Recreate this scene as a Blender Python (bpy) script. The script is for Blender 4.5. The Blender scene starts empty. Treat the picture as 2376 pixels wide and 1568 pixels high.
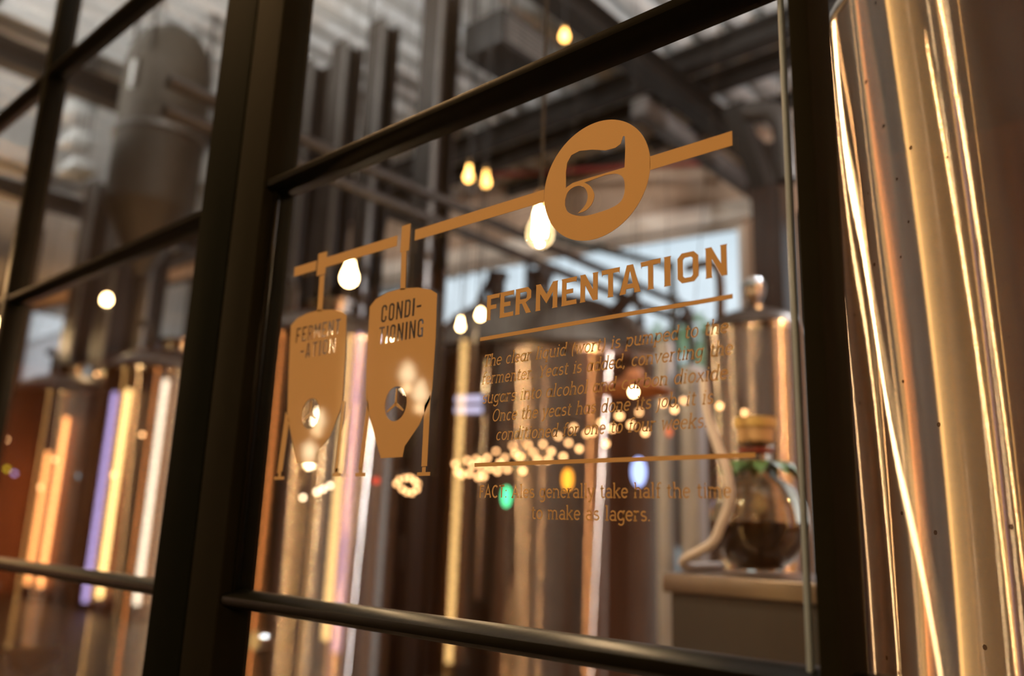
import bpy, bmesh, math, random
from mathutils import Vector, Matrix
C = bpy.context.scene
random.seed(7)
PI = math.pi

# ------------------------------------------------------------------ camera
W, H = 2376, 1568
FPX, YAW, PIT, ROL = 1914.3, 0.72917, 0.22960, 0.03517
CAM = Vector((0.0, -0.70, 1.45))
_r = Vector((math.cos(YAW), math.sin(YAW), 0))
FWD = Vector((-math.sin(YAW)*math.cos(PIT), math.cos(YAW)*math.cos(PIT), math.sin(PIT)))
_u = _r.cross(FWD)
RT = _r*math.cos(ROL) + _u*math.sin(ROL)
UP = -_r*math.sin(ROL) + _u*math.cos(ROL)
cd = bpy.data.cameras.new('camera'); cam = bpy.data.objects.new('camera', cd); C.collection.objects.link(cam)
M = Matrix((RT, UP, -FWD)).transposed().to_4x4(); M.translation = CAM
cam.matrix_world = M
cd.sensor_width = 36; cd.lens = FPX*36/W; cd.clip_start = 0.02; cd.clip_end = 200
cd.dof.use_dof = True; cd.dof.focus_distance = 0.93; cd.dof.aperture_fstop = 2.1
C.camera = cam

# ------------------------------------------------------------------ sky, exposure
wd = bpy.data.worlds.new('dusk_sky'); C.world = wd; wd.use_nodes = True
nt = wd.node_tree; nt.nodes.clear()
bg = nt.nodes.new('ShaderNodeBackground'); wo = nt.nodes.new('ShaderNodeOutputWorld')
tc = nt.nodes.new('ShaderNodeTexCoord'); sx = nt.nodes.new('ShaderNodeSeparateXYZ'); cr = nt.nodes.new('ShaderNodeValToRGB')
nt.links.new(tc.outputs['Generated'], sx.inputs[0]); nt.links.new(sx.outputs['Z'], cr.inputs[0])
cr.color_ramp.elements[0].position = 0.0; cr.color_ramp.elements[0].color = (.80, .84, .86, 1)
cr.color_ramp.elements[1].position = 0.35; cr.color_ramp.elements[1].color = (.50, .61, .68, 1)
nt.links.new(cr.outputs[0], bg.inputs[0]); bg.inputs[1].default_value = 1.15
nt.links.new(bg.outputs[0], wo.inputs[0])
C.view_settings.view_transform = 'Standard'; C.view_settings.look = 'None'
C.view_settings.gamma = 1; C.view_settings.use_curve_mapping = False
C.view_settings.exposure = 0.4
cy = C.cycles
cy.max_bounces = 8; cy.diffuse_bounces = 3; cy.glossy_bounces = 4; cy.transmission_bounces = 4
cy.transparent_max_bounces = 20; cy.sample_clamp_indirect = 3.0
cy.caustics_reflective = False; cy.caustics_refractive = False

# ------------------------------------------------------------------ helpers
def ray(px, py):
    d = RT*(px-W/2) - UP*(py-H/2) + FWD*FPX
    return d/d.y
def at(px, py, d):            # the point seen at a pixel, d metres beyond the camera along +y
    return CAM + ray(px, py)*d
def on(px, py, y=0.0):        # the point seen at a pixel on the plane y
    return CAM + ray(px, py)*(y-CAM.y)

def new_mat(name):
    m = bpy.data.materials.new(name); m.use_nodes = True
    n = m.node_tree; n.nodes.clear()
    o = n.nodes.new('ShaderNodeOutputMaterial')
    return m, n, o
def N(n, t, **kw):
    x = n.nodes.new('ShaderNode'+t)
    for k, v in kw.items():
        if k.startswith('i_'):
            x.inputs[int(k[2:]) if k[2:].isdigit() else k[2:].replace('_', ' ')].default_value = v
        else: setattr(x, k, v)
    return x
def pbr(name, col, rough=.5, metal=0, col2=None, scale=8, bump=0, spec=.5, stretch=(1, 1, 1), detail=4):
    m, n, o = new_mat(name)
    b = N(n, 'BsdfPrincipled'); n.links.new(b.outputs[0], o.inputs[0])
    b.inputs['Base Color'].default_value = (*col, 1); b.inputs['Roughness'].default_value = rough
    b.inputs['Metallic'].default_value = metal; b.inputs['Specular IOR Level'].default_value = spec
    t = N(n, 'TexCoord'); mp = N(n, 'Mapping'); mp.inputs['Scale'].default_value = stretch
    n.links.new(t.outputs['Object'], mp.inputs[0])
    nz = N(n, 'TexNoise'); nz.inputs['Scale'].default_value = scale; nz.inputs['Detail'].default_value = detail
    n.links.new(mp.outputs[0], nz.inputs['Vector'])
    mx = N(n, 'MixRGB'); mx.inputs[1].default_value = (*col, 1)
    mx.inputs[2].default_value = (*(col2 or tuple(c*.72 for c in col)), 1)
    n.links.new(nz.outputs[0], mx.inputs[0]); n.links.new(mx.outputs[0], b.inputs['Base Color'])
    if bump:
        bp = N(n, 'Bump'); bp.inputs['Strength'].default_value = bump; bp.inputs['Distance'].default_value = .01
        n.links.new(nz.outputs[0], bp.inputs['Height']); n.links.new(bp.outputs[0], b.inputs['Normal'])
    return m
def glow(name, col, s):
    m, n, o = new_mat(name)
    e = N(n, 'Emission'); e.inputs[0].default_value = (*col, 1); e.inputs[1].default_value = s
    n.links.new(e.outputs[0], o.inputs[0]); return m
def glass(name, r0=.045, tint=(1, 1, 1), gr=(.95, .97, 1)):
    m, n, o = new_mat(name)
    lw = N(n, 'LayerWeight'); lw.inputs[0].default_value = .5
    p = N(n, 'Math', operation='POWER'); p.inputs[1].default_value = 4.2
    n.links.new(lw.outputs['Facing'], p.inputs[0])
    a = N(n, 'Math', operation='MULTIPLY_ADD'); a.inputs[1].default_value = .9; a.inputs[2].default_value = r0
    n.links.new(p.outputs[0], a.inputs[0])
    tr = N(n, 'BsdfTransparent'); tr.inputs[0].default_value = (*tint, 1)
    g = N(n, 'BsdfGlossy'); g.inputs['Roughness'].default_value = 0.0; g.inputs['Color'].default_value = (*gr, 1)
    mx = N(n, 'MixShader'); n.links.new(a.outputs[0], mx.inputs[0]); n.links.new(tr.outputs[0], mx.inputs[1]); n.links.new(g.outputs[0], mx.inputs[2])
    n.links.new(mx.outputs[0], o.inputs[0]); return m
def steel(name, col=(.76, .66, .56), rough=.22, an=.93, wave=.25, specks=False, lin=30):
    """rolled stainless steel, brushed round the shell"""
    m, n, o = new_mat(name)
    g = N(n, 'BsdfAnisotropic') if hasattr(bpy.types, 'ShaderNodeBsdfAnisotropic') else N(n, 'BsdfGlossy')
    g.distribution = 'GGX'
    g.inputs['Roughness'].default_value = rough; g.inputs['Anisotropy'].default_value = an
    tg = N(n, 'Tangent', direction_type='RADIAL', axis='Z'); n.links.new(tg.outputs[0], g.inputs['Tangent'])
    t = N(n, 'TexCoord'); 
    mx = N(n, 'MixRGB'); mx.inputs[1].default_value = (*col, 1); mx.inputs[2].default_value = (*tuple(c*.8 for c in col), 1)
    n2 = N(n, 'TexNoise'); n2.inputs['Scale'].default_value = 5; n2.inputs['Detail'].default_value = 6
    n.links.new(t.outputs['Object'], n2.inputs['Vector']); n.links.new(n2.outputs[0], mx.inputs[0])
    last = mx
    if specks:                                        # splashes and dust dried on the shell
        v = N(n, 'TexVoronoi'); v.inputs['Scale'].default_value = 26
        n.links.new(t.outputs['Object'], v.inputs['Vector'])
        lt = N(n, 'Math', operation='LESS_THAN'); lt.inputs[1].default_value = .075
        n.links.new(v.outputs['Distance'], lt.inputs[0])
        m2 = N(n, 'MixRGB'); m2.inputs[2].default_value = (.12, .08, .05, 1)
        n.links.new(lt.outputs[0], m2.inputs[0]); n.links.new(mx.outputs[0], m2.inputs[1]); last = m2
    n.links.new(last.outputs[0], g.inputs['Color'])
    n.links.new(g.outputs[0], o.inputs[0]); return m

def mesh_obj(name, bm, mat, parent=None, smooth=True, base=None):
    me = bpy.data.meshes.new(name)
    if parent is not None:
        off = parent_world(parent)
        bmesh.ops.translate(bm, verts=bm.verts, vec=-off)
    elif base is not None:
        bmesh.ops.translate(bm, verts=bm.verts, vec=-Vector(base))
    bmesh.ops.recalc_face_normals(bm, faces=bm.faces)
    bm.to_mesh(me); bm.free()
    if smooth:
        for p in me.polygons: p.use_smooth = True
        if hasattr(me, 'set_sharp_from_angle'): me.set_sharp_from_angle(angle=math.radians(38))
    o = bpy.data.objects.new(name, me); C.collection.objects.link(o)
    if isinstance(mat, (list, tuple)):
        for q in mat: me.materials.append(q)
    else: me.materials.append(mat)
    if parent is not None: o.parent = parent
    elif base is not None: o.location = base
    return o
def parent_world(o):
    v = Vector((0, 0, 0))
    while o is not None: v += o.location; o = o.parent
    return v
def thing(name, label, cat, loc, group=None):
    o = bpy.data.objects.new(name, None); C.collection.objects.link(o); o.empty_display_size = .1
    o.location = loc; tag(o, label, cat, group); return o
def tag(o, label, cat, group=None, kind=None):
    o['label'] = label; o['category'] = cat
    if group: o['group'] = group
    if kind: o['kind'] = kind
    return o
def struct(o, label=None, cat=None):
    o['kind'] = 'structure'
    if label: o['label'] = label
    if cat: o['category'] = cat
    return o
def BM(): return bmesh.new()
def box(bm, x0, x1, y0, y1, z0, z1, bev=0):
    r = bmesh.ops.create_cube(bm, size=1)
    for v in r['verts']:
        v.co = Vector(((x0+x1)/2+v.co.x*(x1-x0), (y0+y1)/2+v.co.y*(y1-y0), (z0+z1)/2+v.co.z*(z1-z0)))
    if bev:
        es = list({e for v in r['verts'] for e in v.link_edges})
        bmesh.ops.bevel(bm, geom=es, offset=bev, segments=3, affect='EDGES', profile=.5)
    return bm
def obox(bm, a, b, w, h):
    """a straight bar of section w x h from a to b"""
    a, b = Vector(a), Vector(b); d = (b-a).normalized()
    s = d.cross(Vector((0, 0, 1)))
    if s.length < .01: s = Vector((1, 0, 0))
    s.normalize(); u = s.cross(d)
    vs = [[bm.verts.new(p+s*(i*w/2)+u*(j*h/2)) for i, j in ((-1, -1), (1, -1), (1, 1), (-1, 1))] for p in (a, b)]
    for k in range(4): bm.faces.new((vs[0][k], vs[0][(k+1) % 4], vs[1][(k+1) % 4], vs[1][k]))
    bm.faces.new(vs[0]); bm.faces.new(vs[1]); return bm
def lathe(bm, prof, c=(0, 0, 0), seg=64, tilt=None):
    c = Vector(c); rings = []
    R = tilt or Matrix.Identity(3)
    for r, z in prof:
        if r < 1e-5: rings.append([bm.verts.new(c+R@Vector((0, 0, z)))])
        else: rings.append([bm.verts.new(c+R@Vector((r*math.cos(2*PI*k/seg), r*math.sin(2*PI*k/seg), z))) for k in range(seg)])
    for a, b in zip(rings, rings[1:]):
        for k in range(seg):
            k2 = (k+1) % seg
            if len(a) == 1 and len(b) == 1: continue
            if len(a) == 1: bm.faces.new((a[0], b[k], b[k2]))
            elif len(b) == 1: bm.faces.new((a[k], a[k2], b[0]))
            else: bm.faces.new((a[k], a[k2], b[k2], b[k]))
    return bm
def shell(bm, r, z0, z1, c, seed, amp=.0016, seg=360):
    """rolled shell: very slightly out of round, as sheet steel is"""
    rn = random.Random(seed); w = [(n_, rn.uniform(0, 2*PI), rn.uniform(.3, 1)/n_) for n_ in (5, 9, 14, 22, 31, 43)]
    rad = [r*(1+amp*8*sum(a*math.sin(n_*2*PI*k/seg+p) for n_, p, a in w)/2) for k in range(seg)]
    rings = [[bm.verts.new((c[0]+rad[k]*math.cos(2*PI*k/seg), c[1]+rad[k]*math.sin(2*PI*k/seg), z)) for k in range(seg)] for z in (z0, (z0+z1)/2, z1)]
    for a, b in zip(rings, rings[1:]):
        for k in range(seg): bm.faces.new((a[k], a[(k+1) % seg], b[(k+1) % seg], b[k]))
    return bm
def tube(bm, pts, r, seg=10, cap=True):
    pts = [Vector(p) for p in pts]; rings = []; nrm = None
    for i, p in enumerate(pts):
        d = (pts[min(i+1, len(pts)-1)]-pts[max(i-1, 0)]).normalized()
        if nrm is None:
            nrm = d.cross(Vector((0, 0, 1)))
            if nrm.length < .05: nrm = d.cross(Vector((1, 0, 0)))
        nrm = (nrm-d*nrm.dot(d)).normalized(); b = d.cross(nrm)
        rings.append([bm.verts.new(p+nrm*(r*math.cos(2*PI*k/seg))+b*(r*math.sin(2*PI*k/seg))) for k in range(seg)])
    for a, b in zip(rings, rings[1:]):
        for k in range(seg): bm.faces.new((a[k], a[(k+1) % seg], b[(k+1) % seg], b[k]))
    if cap: bm.faces.new(rings[0][::-1]); bm.faces.new(rings[-1])
    return bm
def smooth_path(pts, n=8):
    pts = [Vector(p) for p in pts]; out = []
    q = [pts[0]*2-pts[1]]+pts+[pts[-1]*2-pts[-2]]
    for i in range(1, len(q)-2):
        for k in range(n):
            t = k/n; a, b, c, d = q[i-1:i+3]
            out.append(.5*((2*b)+(c-a)*t+(2*a-5*b+4*c-d)*t*t+(3*b-a-3*c+d)*t**3))
    out.append(pts[-1]); return out
def ball(bm, c, rx, ry, rz, seg=24, rings=14):
    r = bmesh.ops.create_uvsphere(bm, u_segments=seg, v_segments=rings, radius=1)
    for v in r['verts']: v.co = Vector((c[0]+v.co.x*rx, c[1]+v.co.y*ry, c[2]+v.co.z*rz))
    return bm
def copy_tree(o, parent=None):
    c = o.copy(); C.collection.objects.link(c)
    if parent is not None: c.parent = parent
    for ch in [k for k in bpy.data.objects if k.parent is o]: copy_tree(ch, c)
    return c
def point_light(name, loc, col, energy, r=.03):
    l = bpy.data.lights.new(name, 'POINT'); l.energy = energy; l.color = col; l.shadow_soft_size = r
    o = bpy.data.objects.new(name, l); C.collection.objects.link(o); o.location = loc; return o

# ------------------------------------------------------------------ materials
M_FRAME = pbr('black_green_paint', (.002, .0025, .0015), .34, 0, (.005, .005, .003), 30, .05, spec=.10)
M_OLIVE = pbr('lit_frame_paint', (.013, .012, .007), .5, 0, (.008, .008, .005), 30, .05, spec=.10)
M_POST = pbr('matt_shaded_frame_paint', (.0025, .004, .002), .7, 0, (.004, .005, .003), 30, .05, spec=.02)  # frame paint made blacker, for the shade on the post face
M_OLIVE = pbr('matt_lit_frame_paint', (.011, .011, .0065), .7, 0, (.008, .008, .005), 30, .05, spec=.03)  # frame paint made lighter, for the light on the stile
M_BEAD_HL = pbr('bead_highlight', (.30, .42, .56), .4, 0)  # pale blue puts the highlight beside the mullion into the colour
M_GLASS = glass('window_glass')
M_VINYL = None
M_STEEL = steel('brushed_steel')
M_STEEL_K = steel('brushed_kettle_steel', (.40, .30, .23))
M_STEEL_R = steel('brushed_steel_near', (.66, .57, .48), specks=True, wave=.16, lin=46)
M_STEEL_P = pbr('polished_steel', (.70, .67, .63), .16, 1)
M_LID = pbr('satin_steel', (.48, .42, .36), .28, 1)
M_LIDD = pbr('dark_brown_steel', (.09, .07, .055), .38, .7)  # darker, browner steel for lids and vent pipes
M_DARKST = pbr('dark_steel', (.045, .038, .032), .45, .3)
M_BEAM = pbr('beam_paint', (.013, .011, .009), .5, .1)
M_GREYB = pbr('grey_beam_paint', (.11, .10, .095), .5)
M_COL = pbr('column_paint', (.026, .018, .012), .4, .1)
M_COLG = pbr('column_edge', (.35, .33, .31), .35, .7)
M_DECK = pbr('corrugated_deck', (.72, .73, .71), .45, .2, (.55, .57, .57), 3)
M_WALL = pbr('beige_plaster', (.58, .42, .31), .8, 0, (.50, .36, .26), 2)
M_CORN = pbr('cream_trim', (.92, .84, .74), .6, 0, (.88, .80, .70))
M_FLOOR = pbr('concrete', (.16, .12, .09), .5, 0, (.10, .08, .06), 3)
M_WOOD = pbr('warm_boards', (.40, .17, .07), .55, 0, (.24, .09, .035), 6, .1, stretch=(6, 6, .4))
M_CEIL = pbr('hall_ceiling', (.10, .09, .075), .7)
M_DOME = pbr('reflection_grey', (.10, .085, .065), .5, .3)
M_BLACK = pbr('black_rubber', (.008, .008, .008), .6)
M_STEEL_SHEEN = pbr('steel_pale_sheen', (.66, .70, .75), .22, 0, (.60, .64, .70))  # pale colour stands in for window light reflected by the steel
M_CAB = pbr('black_cabinet', (.010, .008, .006), .45, 0)
M_RED = pbr('red_paint', (.28, .03, .02), .4)

# ------------------------------------------------------------------ the building
def quad_wall(name, a, b, z0, z1, t, mat, holes=()):
    """wall from a to b (xy), with rectangular holes (u0,u1,z0,z1)"""
    a, b = Vector((*a, 0)), Vector((*b, 0)); L = (b-a).length; d = (b-a)/L; n = Vector((-d.y, d.x, 0))
    us = sorted({0, L, *[h[0] for h in holes], *[h[1] for h in holes]}); zs = sorted({z0, z1, *[h[2] for h in holes], *[h[3] for h in holes]})
    bm = BM()
    for i in range(len(us)-1):
        for j in range(len(zs)-1):
            um, zm = (us[i]+us[i+1])/2, (zs[j]+zs[j+1])/2
            if any(h[0] < um < h[1] and h[2] < zm < h[3] for h in holes): continue
            p = [a+d*u+Vector((0, 0, z)) for u, z in ((us[i], zs[j]), (us[i+1], zs[j]), (us[i+1], zs[j+1]), (us[i], zs[j+1]))]
            v0 = [bm.verts.new(q) for q in p]; v1 = [bm.verts.new(q+n*t) for q in p]
            bm.faces.new(v0); bm.faces.new(v1[::-1])
            for k in range(4): bm.faces.new((v0[k], v1[k], v1[(k+1) % 4], v0[(k+1) % 4]))
    bmesh.ops.remove_doubles(bm, verts=bm.verts, dist=1e-4)
    return struct(mesh_obj(name, bm, mat, smooth=False))

ZC = 5.85
bm = BM(); box(bm, -21, 4, -6, 10, -.12, 0); struct(mesh_obj('floor', bm, M_FLOOR, smooth=False))
# corrugated roof deck over the brewery, ribs running away from the glass
bm = BM(); xs = []; x = -20.0
while x < 3.2:
    xs += [(x, 0), (x+.10, 0), (x+.15, .09), (x+.25, .09)]; x += .30
for (xa, za), (xb, zb) in zip(xs, xs[1:]):
    bm.faces.new([bm.verts.new(p) for p in ((xa, .12, ZC+za), (xb, .12, ZC+zb), (xb, 9.3, ZC+zb), (xa, 9.3, ZC+za))])
bmesh.ops.remove_doubles(bm, verts=bm.verts, dist=1e-4)
r = bmesh.ops.extrude_face_region(bm, geom=bm.faces[:]); bmesh.ops.translate(bm, verts=[v for v in r['geom'] if isinstance(v, bmesh.types.BMVert)], vec=(0, 0, .02))
struct(mesh_obj('ceiling', bm, M_DECK, smooth=False))
bm = BM(); box(bm, -21, 4, -6, 0.1, 4.2, 4.32); struct(mesh_obj('ceiling.001', bm, M_CEIL, smooth=False))
# back wall of the brewery with two tall windows
BX0, BX1 = -19.5, 2.6
def by(x): return 7.3+.172*(x+3.78)
BD = math.hypot(1, .172)
def bu(x): return (x-BX0)*BD
WIN = [(-9.3, -3.80, 1.0, 4.86), (-3.25, -1.2, 1.0, 4.86), (-18.3, -10.6, 1.0, 5.5)]
quad_wall('wall_back', (BX0, by(BX0)), (BX1, by(BX1)), 0, ZC+.1, .22, M_WALL, [(bu(a), bu(b), c, d) for a, b, c, d in WIN])
quad_wall('wall_left', (-19.4, .1), (-19.4, 4.7), 0, ZC+.1, .2, M_WALL)
quad_wall('wall_right', (3.1, 8.6), (3.1, -5.6), 0, ZC+.1, .2, M_WOOD)
quad_wall('wall_front', (3.2, -5.2), (-20, -5.2), 0, 4.3, .2, M_WOOD)
quad_wall('wall_side', (-17, -5.2), (-17, 0), 0, 4.3, .2, M_WOOD)
def wall_box(bm, x0, x1, z0, z1, dy0, dy1):
    """a box lying along the back wall"""
    d = Vector((1, .172, 0)).normalized(); n = Vector((-d.y, d.x, 0))
    for_ = [Vector((x0, by(x0), 0)), Vector((x1, by(x1), 0))]
    v = [[bm.verts.new(p+n*q+Vector((0, 0, z))) for q, z in ((dy0, z0), (dy1, z0), (dy1, z1), (dy0, z1))] for p in for_]
    for k in range(4): bm.faces.new((v[0][k], v[0][(k+1) % 4], v[1][(k+1) % 4], v[1][k]))
    bm.faces.new(v[0]); bm.faces.new(v[1])
bm = BM(); wall_box(bm, -10.0, -3.3, 4.83, 5.04, -.16, .10)
struct(mesh_obj('trim_1', bm, M_CORN, smooth=False))
for i, (a, b, c, d) in enumerate(WIN):
    w = bpy.data.objects.new('window_%d' % (i+4), None); C.collection.objects.link(w); w.location = ((a+b)/2, by((a+b)/2), c); struct(w)
    bm = BM()
    for e0, e1, f0, f1 in ((a, b, c, c+.08), (a, b, d-.06, d), (a, a+.08, c, d), (b-.08, b, c, d)): wall_box(bm, e0, e1, f0, f1, .04, .14)
    mesh_obj('frame', bm, M_BEAM if i else M_CORN, w, smooth=False)
    n_ = max(1, round((b-a)/2.6))
    bm = BM()
    for k in range(1, n_): wall_box(bm, a+(b-a)*k/n_-.025, a+(b-a)*k/n_+.025, c, d, .05, .13)
    if n_ > 1: mesh_obj('muntin', bm, M_BEAM, w, smooth=False)
    bm = BM(); wall_box(bm, a+.04, b-.04, c+.04, d-.03, .085, .095); mesh_obj('glass', bm, M_GLASS, w, smooth=False)

# ------------------------------------------------------------------ the glazed steel partition
YF = -.03                                           # front of the bars; the glass lies on y = 0
zA1, zA0 = on(140, 118, -.022).z, on(150, 165, 0).z
zB1, zB0 = on(1300, 124, -.022).z, on(1300, 166, 0).z
zC1, zC0 = on(1300, 1479, 0).z, on(1300, 1535, -.022).z
hh = .026; pitch = (zB1+zB0)/2-(zC1+zC0)/2
rows = [((zC1+zC0)/2-2*pitch), ((zC1+zC0)/2-pitch), (zC1+zC0)/2, (zB1+zB0)/2, (zB1+zB0)/2+pitch, (zB1+zB0)/2+2*pitch]
rows[0] = .10
ZT, ZB = rows[-1]+.05, 0.0
def bar_profile(bm, x0, x1, z, h):
    """glazing bar: two stepped beads and a rounded nose"""
    prof = [(.018, -h*.5), (-.006, -h*.5), (-.010, -h*.42), (-.020, -h*.36), (-.026, -h*.2), (-.027, 0), (-.026, h*.2), (-.020, h*.36), (-.010, h*.42), (-.006, h*.5), (.018, h*.5)]
    a = [bm.verts.new((x0, y, z+q)) for y, q in prof]; b = [bm.verts.new((x1, y, z+q)) for y, q in prof]
    for k in range(len(prof)): bm.faces.new((a[k], a[(k+1) % len(prof)], b[(k+1) % len(prof)], b[k]))
    bm.faces.new(a[::-1]); bm.faces.new(b)
def glazed_bay(name, x0, x1, bars, label):
    w = bpy.data.objects.new(name, None); C.collection.objects.link(w); w.location = ((x0+x1)/2, 0, 0)
    struct(w, label, 'window')
    zs = sorted(bars)
    for z in zs:
        bm = BM(); bar_profile(bm, x0-.002, x1+.002, z, hh); mesh_obj('muntin', bm, M_FRAME, w)
    bm = BM()
    for z0, z1 in zip([ZB]+zs, zs+[ZT]): box(bm, x0-.006, x1+.006, -.003, .003, z0+.004, z1-.004)
    mesh_obj('glass', bm, M_GLASS, w, smooth=False)
    return w
xs_main = (-1.157, -.270); xs_left = (-2.372, -1.367)
w1 = glazed_bay('window_1', -3.42, -2.408, rows, 'outermost steel framed glazed bay cut by the frame edge')
w2 = glazed_bay('window_2', *xs_left, rows, 'steel framed glazed bay beside the thick double post')
w3 = glazed_bay('window_3', *xs_main, rows, 'steel framed glazed bay carrying the copper lettering')
w7 = glazed_bay('window_7', -.249, .62, rows, 'steel framed glazed bay in front of the big polished tank')
def post(w, name, x0, x1, mat, y0=YF, y1=.03):
    bm = BM(); box(bm, x0, x1, y0, y1, ZB, ZT, .003); return mesh_obj(name, bm, mat, w)
post(w1, 'mullion', -2.408, -2.372, M_FRAME, -.027)
post(w2, 'post', -1.367, -1.2515, M_POST)
post(w3, 'stile', -1.2485, -1.159, M_OLIVE)
post(w3, 'mullion', -.2685, -.2505, M_OLIVE)
post(w7, 'mullion', .62, .65, M_FRAME); post(w1, 'mullion', -3.456, -3.42, M_FRAME)
bm = BM(); box(bm, -.2868, -.2815, -.010, -.0032, zC1, zB0, .002); mesh_obj('glazing_bead', bm, M_BEAD_HL, w3)  # strip added for the bluish highlight along the mullion
bm = BM(); box(bm, -1.1575, -1.150, -.012, -.0032, zC1, zB0, .002); mesh_obj('glazing_bead', bm, M_FRAME, w3)
# wall above and beside the glazing
bm = BM(); box(bm, -14, 3.1, -.04, .06, ZT-.003, ZC+.1); box(bm, -14, -3.456, -.04, .06, 0, ZT-.002); box(bm, .65, 3.1, -.04, .06, 0, ZT-.002); box(bm, -19.4, -14, -.04, .06, 0, ZC+.1)
struct(mesh_obj('wall_partition', bm, M_OLIVE, smooth=False))

# ------------------------------------------------------------------ copper vinyl sign on the glass
def vinyl():
    m, n, o = new_mat('copper_vinyl')
    b = N(n, 'BsdfPrincipled'); n.links.new(b.outputs[0], o.inputs[0])
    b.inputs['Base Color'].default_value = (.50, .345, .155, 1); b.inputs['Metallic'].default_value = .1; b.inputs['Specular IOR Level'].default_value = .2
    b.inputs['Roughness'].default_value = .55; b.inputs['Coat Weight'].default_value = .22; b.inputs['Coat Roughness'].default_value = .05
    t = N(n, 'TexCoord'); nz = N(n, 'TexNoise'); nz.inputs['Scale'].default_value = 900; n.links.new(t.outputs['Object'], nz.inputs['Vector'])
    bp = N(n, 'Bump'); bp.inputs['Strength'].default_value = .12; bp.inputs['Distance'].default_value = .0008
    n.links.new(nz.outputs[0], bp.inputs['Height']); n.links.new(bp.outputs[0], b.inputs['Normal'])
    return m
M_VINYL = vinyl()
YS = -.0042
def sp(px, py):
    p = on(px, py, YS); return (p.x, p.z)
def fill(name, outlines, parent, label=None):
    """flat vinyl shape: even-odd fill of closed outlines given in the plane of the glass"""
    cu = bpy.data.curves.new('outline', 'CURVE'); cu.dimensions = '2D'; cu.fill_mode = 'BOTH'; cu.extrude = .00025
    for pts in outlines:
        s = cu.splines.new('POLY'); s.points.add(len(pts)-1); s.use_cyclic_u = True
        for q, (a, b) in zip(s.points, pts): q.co = (a, b, 0, 1)
    to = bpy.data.objects.new('outline', cu); C.collection.objects.link(to)
    dg = bpy.context.evaluated_depsgraph_get(); me = bpy.data.meshes.new_from_object(to.evaluated_get(dg))
    bpy.data.objects.remove(to); bpy.data.curves.remove(cu)
    off = parent_world(parent)
    for v in me.vertices: v.co = Vector((v.co.x, YS-v.co.z, v.co.y))-off
    me.name = name; me.materials.clear(); me.materials.append(M_VINYL)
    o = bpy.data.objects.new(name, me); C.collection.objects.link(o); o.parent = parent
    if label: o['label'] = label
    return o
def spl(pts, n=6): return [(p.x, p.y) for p in smooth_path([Vector((a, b, 0)) for a, b in pts], n)]
def closed(pts, n=6):
    q = [Vector((a, b, 0)) for a, b in pts]; m = len(q); out = []
    for i in range(m):
        a, b, c, d = q[i-1], q[i], q[(i+1) % m], q[(i+2) % m]
        for k in range(n):
            t = k/n; v = .5*((2*b)+(c-a)*t+(2*a-5*b+4*c-d)*t*t+(3*b-a-3*c+d)*t**3); out.append((v.x, v.y))
    return out
sign = thing('window_sign', 'copper lettering and brewing diagram stuck on the middle pane', 'sign', (on(1300, 800, YS).x, YS, on(1300, 800, YS).z))

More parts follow.
